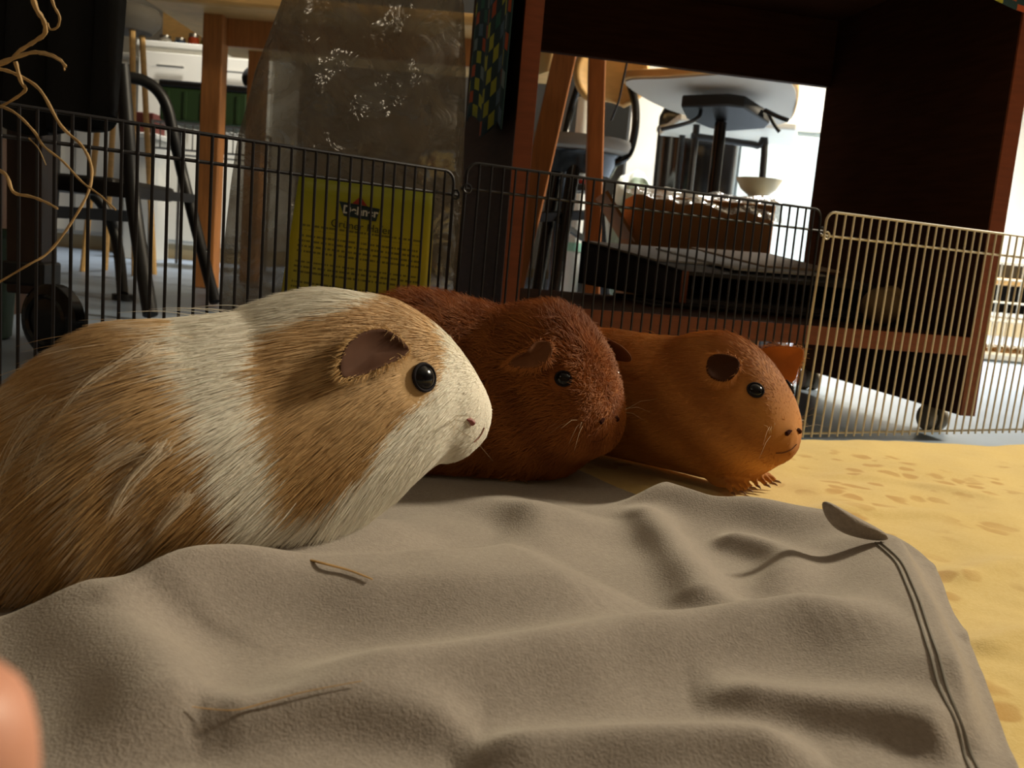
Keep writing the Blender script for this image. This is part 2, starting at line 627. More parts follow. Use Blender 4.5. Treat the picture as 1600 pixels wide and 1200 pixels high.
def yellow_z(Pxy):
    z = np.full(len(Pxy), BZ - .004)
    z = z + .0038 * vnoise(Pxy, 30, 8) + .0026 * vnoise(Pxy, 70, 9) + .0006 * vnoise(Pxy, 190, 10)
    for pix, h, wb, wf in [([(900, 725), (1100, 770), (1300, 790), (1600, 800)], .004, .02, .01),
                           ([(1270, 735), (1400, 745), (1600, 780)], .003, .012, .008),
                           ([(1480, 900), (1560, 880), (1700, 870)], .005, .015, .010),
                           ([(1520, 1010), (1600, 990), (1700, 985)], .004, .012, .008)]:
        z = z + ridge(Pxy, pix, h, wb, wf)
    return press(Pxy, z, BZ - .0052)


def coons(back, right, front, left, nu, nv):
    """grid of plan points between four boundary curves (each list of 2D, back/front left->right, left/right back->front)"""
    def res(c, n):
        c = [Vector((*q, 0)) if len(q) == 2 else Vector(q) for q in c]
        s = smooth_poly(c, 12)
        d = np.concatenate([[0], np.cumsum([(s[i + 1] - s[i]).length for i in range(len(s) - 1)])])
        t = np.linspace(0, d[-1], n + 1)
        return np.stack([np.interp(t, d, [q.x for q in s]), np.interp(t, d, [q.y for q in s])], 1)
    b = res(back, nu); f = res(front, nu); l = res(left, nv); r = res(right, nv)
    u = np.linspace(0, 1, nu + 1)[None, :, None]; v = np.linspace(0, 1, nv + 1)[:, None, None]
    S = (1 - v) * b[None] + v * f[None] + (1 - u) * l[:, None] + u * r[:, None]
    S = S - ((1 - u) * (1 - v) * b[0] + u * (1 - v) * b[-1] + (1 - u) * v * f[0] + u * v * f[-1])
    return S.reshape(-1, 2)


def grid_obj(XYZ, nu, nv, name, mt, solid, parent=None):
    me = bpy.data.meshes.new(name)
    w = nu + 1
    fs = [(j * w + i, (j + 1) * w + i, (j + 1) * w + i + 1, j * w + i + 1) for j in range(nv) for i in range(nu)]
    me.from_pydata(XYZ.tolist(), [], fs)
    me.shade_smooth(); me.materials.append(mt)
    o = bpy.data.objects.new(name, me); COL.objects.link(o)
    s = o.modifiers.new('solid', 'SOLIDIFY'); s.thickness = solid; s.offset = -1
    if parent is not None: parent_keep(o, parent)
    return o


def pz2(px, py, z=BZ): return tuple(PZ(px, py, z))[:2]


def fleece_mat(name, c1, c2, fuzz=.5):
    mt = bpy.data.materials.new(name); mt.use_nodes = True
    nt = mt.node_tree; b = nt.nodes['Principled BSDF']
    b.inputs['Roughness'].default_value = .95
    b.inputs['Specular IOR Level'].default_value = .1
    b.inputs['Sheen Weight'].default_value = .35
    b.inputs['Sheen Roughness'].default_value = .55
    b.inputs['Sheen Tint'].default_value = (1, .93, .8, 1)
    tc = nt.nodes.new('ShaderNodeTexCoord')
    n = nt.nodes.new('ShaderNodeTexNoise'); n.inputs['Scale'].default_value = 14; n.inputs['Detail'].default_value = 6
    nt.links.new(tc.outputs['Object'], n.inputs['Vector'])
    n3 = nt.nodes.new('ShaderNodeTexNoise'); n3.inputs['Scale'].default_value = 420; n3.inputs['Detail'].default_value = 3
    nt.links.new(tc.outputs['Object'], n3.inputs['Vector'])
    ad = nt.nodes.new('ShaderNodeMath'); ad.operation = 'MULTIPLY_ADD'; ad.inputs[1].default_value = .6; ad.inputs[2].default_value = -.05
    nt.links.new(n3.outputs['Fac'], ad.inputs[0])
    ad2 = nt.nodes.new('ShaderNodeMath'); ad2.operation = 'MULTIPLY_ADD'; ad2.inputs[1].default_value = .5
    nt.links.new(n.outputs['Fac'], ad2.inputs[0]); nt.links.new(ad.outputs[0], ad2.inputs[2])
    r = nt.nodes.new('ShaderNodeValToRGB')
    r.color_ramp.elements[0].color = (*c2, 1); r.color_ramp.elements[0].position = .3
    r.color_ramp.elements[1].color = (*c1, 1); r.color_ramp.elements[1].position = .7
    nt.links.new(ad2.outputs[0], r.inputs[0]); nt.links.new(r.outputs[0], b.inputs['Base Color'])
    n2 = nt.nodes.new('ShaderNodeTexNoise'); n2.inputs['Scale'].default_value = 900; n2.inputs['Detail'].default_value = 4
    nt.links.new(tc.outputs['Object'], n2.inputs['Vector'])
    bp = nt.nodes.new('ShaderNodeBump'); bp.inputs['Strength'].default_value = fuzz; bp.inputs['Distance'].default_value = .0012
    nt.links.new(n2.outputs['Fac'], bp.inputs['Height']); nt.links.new(bp.outputs[0], b.inputs['Normal'])
    return mt


M_grey = fleece_mat('grey_fleece', lin(160, 150, 141), lin(136, 127, 119), .35)


def yellow_mat():
    mt = fleece_mat('yellow_cotton', lin(232, 206, 134), lin(222, 192, 112), .25)
    nt = mt.node_tree; b = nt.nodes['Principled BSDF']
    old = b.inputs['Base Color'].links[0].from_socket
    tc = nt.nodes.new('ShaderNodeTexCoord')
    n = nt.nodes.new('ShaderNodeTexNoise'); n.inputs['Scale'].default_value = 30; n.inputs['Distortion'].default_value = .0
    nt.links.new(tc.outputs['Object'], n.inputs['Vector'])
    mixv = nt.nodes.new('ShaderNodeMix'); mixv.data_type = 'VECTOR'; mixv.inputs['Factor'].default_value = .03
    nt.links.new(tc.outputs['Object'], mixv.inputs['A']); nt.links.new(n.outputs['Color'], mixv.inputs['B'])
    v = nt.nodes.new('ShaderNodeTexVoronoi'); v.feature = 'F1'; v.inputs['Scale'].default_value = 42; v.inputs['Randomness'].default_value = .85
    nt.links.new(mixv.outputs['Result'], v.inputs['Vector'])
    r = nt.nodes.new('ShaderNodeValToRGB')
    r.color_ramp.elements[0].position = .30; r.color_ramp.elements[0].color = (1, 1, 1, 1)
    r.color_ramp.elements[1].position = .42; r.color_ramp.elements[1].color = (0, 0, 0, 1)
    nt.links.new(v.outputs['Distance'], r.inputs[0])
    n4 = nt.nodes.new('ShaderNodeTexNoise'); n4.inputs['Scale'].default_value = 9
    nt.links.new(tc.outputs['Object'], n4.inputs['Vector'])
    r4 = nt.nodes.new('ShaderNodeValToRGB'); r4.color_ramp.elements[0].position = .47; r4.color_ramp.elements[1].position = .6
    nt.links.new(n4.outputs['Fac'], r4.inputs[0])
    ml = nt.nodes.new('ShaderNodeMath'); ml.operation = 'MULTIPLY'
    nt.links.new(r.outputs[0], ml.inputs[0]); nt.links.new(r4.outputs[0], ml.inputs[1])
    ml2 = nt.nodes.new('ShaderNodeMath'); ml2.operation = 'MULTIPLY'; ml2.inputs[1].default_value = .75
    nt.links.new(ml.outputs[0], ml2.inputs[0])
    mx = nt.nodes.new('ShaderNodeMix'); mx.data_type = 'RGBA'
    mx.inputs['B'].default_value = (*lin(190, 140, 52), 1)
    nt.links.new(ml2.outputs[0], mx.inputs['Factor']); nt.links.new(old, mx.inputs['A'])
    nt.links.new(mx.outputs['Result'], b.inputs['Base Color'])
    return mt


M_yellow = yellow_mat()

# yellow blanket: under everything, far edge along the fence
yb = [(-.62, .36), (-.36, .55), (-.06, .80), (.05, .86), (.34, 1.015), (.66, 1.125), (1.0, 1.28)]
yr = [(1.0, 1.28), (1.04, .7), (1.0, .12)]
yf = [(-.62, .12), (.2, .10), (1.0, .12)]
yl = [(-.62, .36), (-.64, .24), (-.62, .12)]
nu, nv = 260, 190
S = coons(yb, yr, yf, yl, nu, nv)
vv = np.repeat(np.linspace(0, 1, nv + 1), nu + 1); uu = np.tile(np.linspace(0, 1, nu + 1), nv + 1)
edge = np.minimum(np.minimum(vv * .85, (1 - vv) * 1), np.minimum(uu * 1.2, (1 - uu) * 1.2))
zz = .003 + (yellow_z(S) - .003) * smin_fall(edge, .035)
yellow = grid_obj(np.column_stack([S, zz]), nu, nv, 'yellow_blanket', M_yellow, .003)
tag(yellow, 'yellow cotton blanket with faint orange blotches spread over the floor of the run', 'blanket')

# grey fleece blanket on top
gb = [pz2(-320, 905), pz2(100, 790), (-.16, .66), (-.06, .735), pz2(800, 708), pz2(890, 728), pz2(975, 764), pz2(1075, 797), pz2(1160, 806), pz2(1290, 832), pz2(1398, 842)]
gr = [pz2(1398, 842), pz2(1450, 872), pz2(1498, 965), pz2(1545, 1080), pz2(1605, 1230), pz2(1660, 1400)]
gf = [pz2(-400, 1400), pz2(300, 1420), pz2(1000, 1420), pz2(1660, 1400)]
gl = [pz2(-320, 905), pz2(-380, 1120), pz2(-400, 1400)]
nu, nv = 300, 230
S = coons(gb, gr, gf, gl, nu, nv)
vv = np.repeat(np.linspace(0, 1, nv + 1), nu + 1); uu = np.tile(np.linspace(0, 1, nu + 1), nv + 1)
edge = np.minimum(np.minimum(vv * 1.0, (1 - vv)), np.minimum(uu, (1 - uu) * 1.15))
yz = yellow_z(S)
k = smin_fall(edge, .045)
zz = (yz + .0045) * (1 - k) + np.maximum(grey_z(S), yz + .004) * k
GREY_S, GREY_Z = S, zz
grey = grid_obj(np.column_stack([S, zz]), nu, nv, 'grey_blanket', M_grey, .003)
tag(grey, 'crumpled grey fleece blanket with a stitched hem in front of the guinea pigs', 'blanket')


def grey_at(x, y):
    d = (GREY_S[:, 0] - x) ** 2 + (GREY_S[:, 1] - y) ** 2
    k = np.argpartition(d, 8)[:8]
    w = 1 / (d[k] + 1e-7)
    return float((GREY_Z[k] * w).sum() / w.sum())


def on_grey(px, py, up=.0):
    q = PZ(px, py, BZ + .008)
    for _ in range(8):
        z = .5 * q.z + .5 * (grey_at(q.x, q.y) + up)
        q = PZ(px, py, z)
    return q


# stitched hem line: a shallow double cord following the edge
hem = []
for px, py in [(1372, 848), (1405, 880), (1432, 940), (1455, 1010), (1480, 1090), (1512, 1180), (1540, 1240)]:
    hem.append(on_grey(px, py))
hem = smooth_poly(hem, 8)
M_hem = mat('hem_thread', lin(132, 127, 118), .95)
for off in (-.0015, .0015):
    MB().tube([Vector((q.x + off, q.y, grey_at(q.x + off, q.y) + .0001)) for q in hem], .0007, 6).build('hem_seam', M_hem, grey)
# turned up corner of the blanket
fl = [(1282, 790), (1290, 782), (1315, 795), (1350, 815), (1396, 838), (1396, 852), (1340, 846), (1298, 828)]
c0 = on_grey(1370, 852)
mb = MB()
out = [P(x, y - 2, c0.y + .002) for x, y in fl]
n = len(out)
cen = sum(out, Vector()) / n
vs = out + [cen + Vector((0, -.006, .001))] + [o + Vector((0, .006, -.001)) for o in out] + [cen + Vector((0, .010, 0))]
fs = [(i, (i + 1) % n, n) for i in range(n)] + [(n + 1 + i, 2 * n + 1, n + 1 + (i + 1) % n) for i in range(n)] + [(i, n + 1 + i, n + 1 + (i + 1) % n, (i + 1) % n) for i in range(n)]
fo = mb.add(vs, fs).build('turned_up_corner', M_grey, grey)
ss = fo.modifiers.new('sub', 'SUBSURF'); ss.levels = 2; ss.render_levels = 2
#@@PIGS
# ------------------------------------------------------------------ guinea pigs


def hair_material(name, rough=.55):
    mt = bpy.data.materials.new(name); mt.use_nodes = True
    nt = mt.node_tree
    b = nt.nodes['Principled BSDF']
    at = nt.nodes.new('ShaderNodeAttribute'); at.attribute_name = 'fur_color'
    nt.links.new(at.outputs['Color'], b.inputs['Base Color'])
    b.inputs['Roughness'].default_value = rough
    b.inputs['Specular IOR Level'].default_value = .25
    return mt


M_fur = hair_material('fur_strands')
M_coat = hair_material('fur_undercoat', .85)
M_eye = mat('eye_black', (.004, .0035, .005), .16, spec=.35)
M_eyering = mat('eye_rim', lin(36, 33, 38), .8, spec=.1)
M_claw = mat('claw_horn', lin(120, 84, 60), .5)
M_whisk = mat('whisker_hair', lin(190, 170, 140), .5)


def seg_profile(tab, u):
    tab = np.asarray(tab, float)
    # smooth (monotone-ish) interpolation of the station table
    xs = tab[:, 0]
    out = []
    for c in range(1, tab.shape[1]):
        y = tab[:, c]
        mm = np.gradient(y, xs)
        i = np.clip(np.searchsorted(xs, u) - 1, 0, len(xs) - 2)
        h = xs[i + 1] - xs[i]; t = (u - xs[i]) / h
        h00 = 2 * t ** 3 - 3 * t ** 2 + 1; h10 = t ** 3 - 2 * t ** 2 + t; h01 = -2 * t ** 3 + 3 * t ** 2; h11 = t ** 3 - t ** 2
        out.append(h00 * y[i] + h10 * h * mm[i] + h01 * y[i + 1] + h11 * h * mm[i + 1])
    return out


class Pig:
    def __init__(self, label, path, prof, paws, colour_fn, fur_fn, toe_mat, z0=BZ):
        """path: plan points rump->nose; prof: (u, top, bottom, half width) in metres, z above z0"""
        self.z0 = z0
        pts = smooth_poly([Vector((x, y, 0)) for x, y in path], 20)
        d = np.concatenate([[0], np.cumsum([(pts[i + 1] - pts[i]).length for i in range(len(pts) - 1)])])
        L = prof[-1][0]
        self.scale_u = d[-1] / L
        self.L = L
        self.px = np.array([p.x for p in pts]); self.py = np.array([p.y for p in pts]); self.pd = d / d[-1] * L
        tg = np.array([((pts[min(i + 1, len(pts) - 1)] - pts[max(i - 1, 0)]).normalized())[:2] for i in range(len(pts))])
        self.tx, self.ty = tg[:, 0], tg[:, 1]
        self.prof = prof
        mb = MB()
        us = np.concatenate([np.linspace(0, .04, 9)[:-1], np.linspace(.04, L - .03, 44)[:-1], np.linspace(L - .03, L, 12)])
        top, bot, hw = seg_profile(prof, us)
        n = 40
        vs = []
        for i, u in enumerate(us):
            c = self.at(u); t, s = self.frame(u)
            zc = (top[i] + bot[i]) / 2; hh = max((top[i] - bot[i]) / 2, .0006); w = max(hw[i], .0006)
            for k in range(n):
                a = 2 * math.pi * k / n
                ca, sa = math.cos(a), math.sin(a)
                ex = .92
                lx = math.copysign(abs(ca) ** ex, ca) * w
                lz = math.copysign(abs(sa) ** ex, sa) * hh
                # pear section: wider low down
                lx *= 1.0 + .10 * (-(lz / hh))
                vs.append(c + s * lx + Z * (z0 + zc + lz))
        fs = []
        m_ = len(us)
        for i in range(m_ - 1):
            for k in range(n):
                k2 = (k + 1) % n
                fs.append((i * n + k, i * n + k2, (i + 1) * n + k2, (i + 1) * n + k))
        fs.append(tuple(range(n - 1, -1, -1))); fs.append(tuple((m_ - 1) * n + k for k in range(n)))
        mb.add(vs, fs)
        # legs and paws grown from the trunk, each with toes
        self.toes = []
        for (u, side, out, fx, nt_) in paws:
            c = self.at(u); t, s = self.frame(u)
            foot = c + s * (side * out) + t * fx
            hip = c + s * (side * out * .8) + Z * (z0 + .035)
            ft = foot + Z * (z0 + .006)
            pts_ = [hip, hip * .45 + ft * .55 + Z * .004, ft]
            mb.tube(pts_, [.016, .0105, .0075], 14)
            mb.sphere(ft + t * .006, (.012, .0075, .0065), 14, 8, t, s, Z)
            for q in range(nt_):
                a = (q - (nt_ - 1) / 2) * .34
                dirv = (t * math.cos(a) + s * math.sin(a)).normalized()
                a0 = ft + t * .010 + s * ((q - (nt_ - 1) / 2) * .0042) - Z * .001
                a1 = a0 + dirv * .011 + Z * .0012
                a2 = a1 + dirv * .007 - Z * .0042
                mb.tube([a0, a1, a2], [.0036, .0031, .0022], 8)
                self.toes.append((a2, dirv))
        me = mb.mesh('tmp')
        o = bpy.data.objects.new('tmp', me); COL.objects.link(o)
        r = o.modifiers.new('r', 'REMESH'); r.mode = 'VOXEL'; r.voxel_size = .0019; r.use_smooth_shade = True
        sm = o.modifiers.new('s', 'SMOOTH'); sm.factor = .5; sm.iterations = 4
        dg = bpy.context.evaluated_depsgraph_get()
        body = bpy.data.meshes.new_from_object(o.evaluated_get(dg))
        bpy.data.objects.remove(o); bpy.data.meshes.remove(me)
        body.name = 'body'
        body.shade_smooth()
        self.root = thing('guinea_pig', label, 'guinea pig', self.at(L * .45) + Z * z0)
        self.root['group'] = 'guinea pigs'
        N = len(body.vertices)
        co = np.empty(N * 3); body.vertices.foreach_get('co', co); co = co.reshape(-1, 3)
        self.co = co
        no = np.empty(N * 3); body.vertices.foreach_get('normal', no); self.no = no.reshape(-1, 3)
        u, lat = self.uv(co)
        col = colour_fn(self, co, u, lat)
        ca = body.color_attributes.new('fur_color', 'FLOAT_COLOR', 'POINT')
        ca.data.foreach_set('color', np.column_stack([col * .85, np.ones(N)]).ravel())
        body.materials.append(M_coat)
        bo = bpy.data.objects.new('body', body); COL.objects.link(bo); parent_keep(bo, self.root)
        self.body = bo
        self.bvh = BVHTree.FromPolygons([Vector(v) for v in co], [tuple(p.vertices) for p in body.polygons])
        self.eyes = []
        self.colour_fn, self.fur_fn = colour_fn, fur_fn
        for (p, dv) in self.toes:
            MB().tube([p - dv * .002, p + dv * .0025 - Z * .0003, p + dv * .0045 - Z * .0012], [.0012, .0009, .0003], 6).build('claw', toe_mat, self.root)

    def at(self, u):
        return Vector((np.interp(u, self.pd, self.px), np.interp(u, self.pd, self.py), 0))

    def frame(self, u):
        t = Vector((np.interp(u, self.pd, self.tx), np.interp(u, self.pd, self.ty), 0)).normalized()
        return t, Vector((-t.y, t.x, 0))      # forward, far side (left of travel)

    def uv(self, co):
        d = (co[:, None, 0] - self.px[None, ::3]) ** 2 + (co[:, None, 1] - self.py[None, ::3]) ** 2
        i = np.argmin(d, 1) * 3
        i = np.clip(i, 0, len(self.px) - 1)
        rx, ry = co[:, 0] - self.px[i], co[:, 1] - self.py[i]
        u = self.pd[i] + (rx * self.tx[i] + ry * self.ty[i])
        lat = -rx * self.ty[i] + ry * self.tx[i]
        return u, lat

    def mirror(self, co):
        """points moved to the camera-side flank (mirror across the spine plane)"""
        u, lat = self.uv(co)
        i = np.clip(np.searchsorted(self.pd, u), 0, len(self.pd) - 1)
        sx, sy = -self.ty[i], self.tx[i]
        q = co.copy(); k = lat > 0
        q[k, 0] -= 2 * lat[k] * sx[k]; q[k, 1] -= 2 * lat[k] * sy[k]
        return q

    def hit(self, px, py, back=False):
        v = ray(px, py).normalized()
        h, n_, i_, d_ = self.bvh.ray_cast(EYE, v)
        return h, n_

    def fur(self):
        body, colour_fn, fur_fn = self.body.data, self.colour_fn, self.fur_fn
        body.calc_loop_triangles()
        T = np.empty(len(body.loop_triangles) * 3, dtype=np.int32); body.loop_triangles.foreach_get('vertices', T); T = T.reshape(-1, 3)
        A, B, C = self.co[T[:, 0]], self.co[T[:, 1]], self.co[T[:, 2]]
        area = np.linalg.norm(np.cross(B - A, C - A), axis=1) / 2
        cnt, npt = fur_fn['count'], 6
        ti = rng.choice(len(T), size=cnt, p=area / area.sum())
        r1, r2 = rng.random(cnt), rng.random(cnt)
        f = r1 + r2 > 1; r1[f] = 1 - r1[f]; r2[f] = 1 - r2[f]
        w0 = 1 - r1 - r2
        p = A[ti] * w0[:, None] + B[ti] * r1[:, None] + C[ti] * r2[:, None]
        nn = self.no[T[ti, 0]] * w0[:, None] + self.no[T[ti, 1]] * r1[:, None] + self.no[T[ti, 2]] * r2[:, None]
        nn /= np.linalg.norm(nn, axis=1)[:, None]
        u, lat = self.uv(p)
        keep = fur_fn['keep'](self, p, u, lat)
        p, nn, u, lat = p[keep], nn[keep], u[keep], lat[keep]
        cnt = len(p)
        i = np.clip(np.searchsorted(self.pd, u), 0, len(self.pd) - 1)
        t3 = np.column_stack([self.tx[i], self.ty[i], np.zeros(cnt)])
        length, lift, down, jit = fur_fn['style'](self, p, u, lat)
        ok = np.ones(cnt, bool)
        for ec, er in self.eyes:
            dd = np.linalg.norm(p - ec, axis=1)
            ok &= dd > er * 1.12
            near = dd < er * 1.7
            length = np.where(near, np.minimum(length, .0042), length)
            lift = np.where(near, np.minimum(lift, .2), lift)
        p, nn, u, lat, t3, length, lift, down, jit = (q_[ok] for q_ in (p, nn, u, lat, t3, length, lift, down, jit))
        cnt = len(p)
        h = p[:, 2] - self.z0
        flow = -t3 + np.array([0, 0, -1.0]) * down[:, None]
        # clumpy variation
        ck = np.column_stack([np.sin(p @ rng.normal(0, 160, 3) + k) for k in range(3)])
        flow = flow + ck * jit[:, None] * .8 + rng.normal(0, 1, (cnt, 3)) * jit[:, None]
        flow -= nn * np.sum(flow * nn, 1)[:, None]
        flow /= np.linalg.norm(flow, axis=1)[:, None] + 1e-9
        length = length * rng.uniform(.65, 1.2, cnt)
        stray = rng.random(cnt) < .0012
        lift = np.where(stray, np.maximum(lift, .32), lift); length = np.where(stray, length * 1.2, length)
        pts = np.empty((cnt, npt, 3))
        cur = p - nn * .0004
        step = length / (npt - 1)
        for k in range(npt):
            pts[:, k] = cur
            a = lift * (1 - k / (npt - 1) * .75)
            dirv = flow * (1 - a)[:, None] + nn * a[:, None] + np.array([0, 0, -1.0]) * (.10 * k / npt)
            dirv /= np.linalg.norm(dirv, axis=1)[:, None]
            cur = cur + dirv * step[:, None]
        pts[:, :, 2] = np.maximum(pts[:, :, 2], self.z0 + .0015)
        col = colour_fn(self, p, u, lat)
        col = col * rng.uniform(.86, 1.12, cnt)[:, None]
        col = np.clip(col, 0, 1)
        hc = bpy.data.hair_curves.new('fur')
        hc.add_curves([npt] * cnt)
        hc.position_data.foreach_set('vector', pts.reshape(-1).astype(np.float32))
        rad = hc.attributes.get('radius') or hc.attributes.new('radius', 'FLOAT', 'POINT')
        prof = np.array([1, 1, .9, .75, .5, .12]) * fur_fn['radius']
        rad.data.foreach_set('value', np.tile(prof, cnt).astype(np.float32))
        at = hc.attributes.new('fur_color', 'FLOAT_COLOR', 'CURVE')
        at.data.foreach_set('color', np.column_stack([col, np.ones(cnt)]).astype(np.float32).ravel())
        hc.materials.append(M_fur)
        o = bpy.data.objects.new('fur', hc); COL.objects.link(o); parent_keep(o, self.root)

    # ---- features
    def reflect(self, p):
        q = self.mirror(np.array([p])); u, lat = self.uv(np.array([p]))
        i = int(np.clip(np.searchsorted(self.pd, u[0]), 0, len(self.pd) - 1))
        s = Vector((-self.ty[i], self.tx[i], 0))
        return Vector(p) - s * 2 * lat[0], s

    def eye(self, px, py, r):
        h, n_ = self.hit(px, py)
        self.eyes += [(np.array(h), r), (np.array(self.reflect(h)[0]), r)]
        for side in (0, 1):
            if side:
                h2, s = self.reflect(h); n2 = n_ - s * 2 * n_.dot(s); c, nn = h2, n2
            else:
                c, nn = h, n_
            t = Vector((0, 0, 1)).cross(nn).normalized(); w = nn.cross(t)
            e = MB().sphere(c - nn * (r * .02), (r, r * .92, r * .60), 24, 14, t, w, nn).build('eye', M_eye, self.root)
            ring = [c + nn * (r * .14) + (t * math.cos(a) * r * 1.03 + w * math.sin(a) * r * .95) for a in np.linspace(0, 2 * math.pi, 25)]
            MB().tube(ring, r * .13, 8, cap=False).build('eyelid', M_eyering, e)

    def ear(self, outline, lift, mt, mirror=True, cup=.006, name='ear', thick=.0016, depth=None, fringe=None, base=.0055):
        """outline: frame points around the ear, the first and last at its root; lift: metres the rim stands off the head"""
        pts = []
        n = len(outline)
        for k, (x, y) in enumerate(outline):
            h, n_ = self.hit(x, y)
            if h is None or depth is not None:
                Y = depth if depth is not None else pts[-1].y
                h = P(x, y, Y)
            else:
                f = math.sin(math.pi * k / (n - 1))
                v = (EYE - h).normalized()
                h = h + v * (base + lift * f)
            pts.append(h)
        dense = smooth_poly(pts[:-1], 5, closed=True)
        cen = sum(dense, Vector()) / len(dense)
        vdir = (EYE - cen).normalized()
        rings = [1.0, .82, .6, .35, .12]

        def mk(reflect):
            vs = []
            for r in rings:
                for q in dense:
                    w = cen + (q - cen) * r - vdir * cup * (1 - r * r)
                    vs.append(self.reflect(w)[0] if reflect else w)
            m_ = len(dense)
            fs = []
            for a in range(len(rings) - 1):
                for k in range(m_):
                    k2 = (k + 1) % m_
                    fs.append((a * m_ + k, a * m_ + k2, (a + 1) * m_ + k2, (a + 1) * m_ + k))
            fs.append(tuple((len(rings) - 1) * m_ + k for k in range(m_)))
            o = MB().add(vs, fs).build(name, mt, self.root)
            s = o.modifiers.new('solid', 'SOLIDIFY'); s.thickness = thick; s.offset = 0
            s2 = o.modifiers.new('sub', 'SUBSURF'); s2.levels = 1; s2.render_levels = 1
            return o
        r = mk(False)
        if mirror: mk(True)
        if fringe is not None:
            ns, npt = 420, 5
            D = np.array([tuple(q) for q in dense]); c_ = np.array(tuple(cen))
            idx = rng.integers(0, len(D), ns)
            root = D[idx] + rng.normal(0, .0007, (ns, 3))
            out_ = root - c_; out_ /= np.linalg.norm(out_, axis=1)[:, None]
            t_ = self.frame(self.L * .9)[0]
            dv = out_ * .55 - np.array(tuple(t_)) * .5 + np.array([0, 0, -.25]) + rng.normal(0, .22, (ns, 3))
            dv /= np.linalg.norm(dv, axis=1)[:, None]
            ln = rng.uniform(.003, .0065, ns)
            arr = np.stack([root + dv * (ln * k / (npt - 1))[:, None] + np.array([0, 0, -.0006]) * (k / (npt - 1)) ** 2 for k in range(npt)], 1)
            hc = bpy.data.hair_curves.new('ear_fringe'); hc.add_curves([npt] * ns)
            hc.position_data.foreach_set('vector', arr.reshape(-1).astype(np.float32))
            ra_ = hc.attributes.get('radius') or hc.attributes.new('radius', 'FLOAT', 'POINT')
            ra_.data.foreach_set('value', np.tile(np.linspace(.00013, .00003, npt), ns).astype(np.float32))
            at = hc.attributes.new('fur_color', 'FLOAT_COLOR', 'CURVE')
            at.data.foreach_set('color', np.column_stack([np.clip(np.array(fringe)[None] * rng.uniform(.8, 1.15, ns)[:, None], 0, 1), np.ones(ns)]).astype(np.float32).ravel())
            hc.materials.append(M_fur)
            o = bpy.data.objects.new('ear_fringe', hc); COL.objects.link(o); o.parent = r
        return r

    def nostril(self, px, py, size, mt, dirpx=(-10, -5)):
        h, n_ = self.hit(px, py)
        h2, n2 = self.hit(px + dirpx[0], py + dirpx[1])
        a, b = h + n_ * .0006, h2 + n2 * .0003
        mid = (a + b) / 2 + Z * size * .35
        MB().tube([a - (b - a) * .15, a, mid, b], [size * .5, size, size * .8, size * .2], 10).build('nostril', mt, self.root)
        ra, rm, rb = (self.reflect(q)[0] for q in (a, mid, b))
        MB().tube([ra - (rb - ra) * .15, ra, rm, rb], [size * .5, size, size * .8, size * .2], 10).build('nostril', mt, self.root)

    def mouth(self, pix, r, mt):
        pts = []
        for x, y in pix:
            h, n_ = self.hit(x, y)
            if h is not None: pts.append(h + n_ * .0004)
        if len(pts) > 2:
            MB().tube(smooth_poly(pts, 4), r, 6).build('mouth', mt, self.root)

    def whiskers(self, px, py, n=7, ln=.035):
        h, n_ = self.hit(px, py)
        t, s = self.frame(self.L * .95)
        for k in range(n):
            for side in (-1, 1):
                st = h if side < 0 else self.reflect(h)[0]
                st = st + Z * random.uniform(-.005, .005) - t * random.uniform(0, .006)
                dv = (s * side * random.uniform(.6, 1) + t * random.uniform(-.5, .5) + Z * random.uniform(-.4, .5)).normalized()
                l = ln * random.uniform(.6, 1.1)
                MB().tube([st, st + dv * l * .5 + Z * .001, st + dv * l - Z * .004], [.00013, .0001, .00003], 5).build('whisker', M_whisk, self.root)


def inpoly(x, y, poly):
    poly = np.asarray(poly, float)
    ins = np.zeros(len(x), bool)
    j = len(poly) - 1
    for i in range(len(poly)):
        xi, yi = poly[i]; xj, yj = poly[j]
        c = ((yi > y) != (yj > y)) & (x < (xj - xi) * (y - yi) / (yj - yi + 1e-12) + xi)
        ins ^= c
        j = i
    return ins


# --- the long-haired white and tan one
TAN, TAN2, CREAM = np.array(lin(224, 186, 130)), np.array(lin(206, 164, 108)), np.array(lin(252, 246, 232))
BAND = [(318, 470), (430, 440), (560, 430), (650, 455), (575, 490), (490, 508), (452, 530), (440, 560), (448, 600), (465, 660), (480, 720), (500, 770),
        (560, 735), (598, 712), (622, 672), (648, 640), (680, 612), (696, 585), (700, 545), (690, 515), (676, 480), (720, 480), (800, 560), (800, 760), (650, 850), (420, 860), (425, 800),
        (405, 740), (380, 660), (350, 590), (325, 540)]


def col1(pig, co, u, lat):
    q = pig.mirror(co)
    x, y = proj_np(q)
    x = x + rng.normal(0, 4, len(x)); y = y + rng.normal(0, 5, len(y))
    w = inpoly(x, y, BAND)
    base = TAN[None] * (0.5 + .5 * np.sin(u * 95 + q[:, 2] * 60) * .5)[:, None] + TAN2[None] * (0.5 - .5 * np.sin(u * 95 + q[:, 2] * 60) * .5)[:, None]
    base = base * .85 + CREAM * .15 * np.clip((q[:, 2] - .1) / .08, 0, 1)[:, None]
    streak = (np.sin(u * 260 + q[:, 2] * 55) > .86) & (u < .12)
    base = np.where(streak[:, None], base * .55 + CREAM * .45, base)
    return np.where(w[:, None], CREAM[None], base)


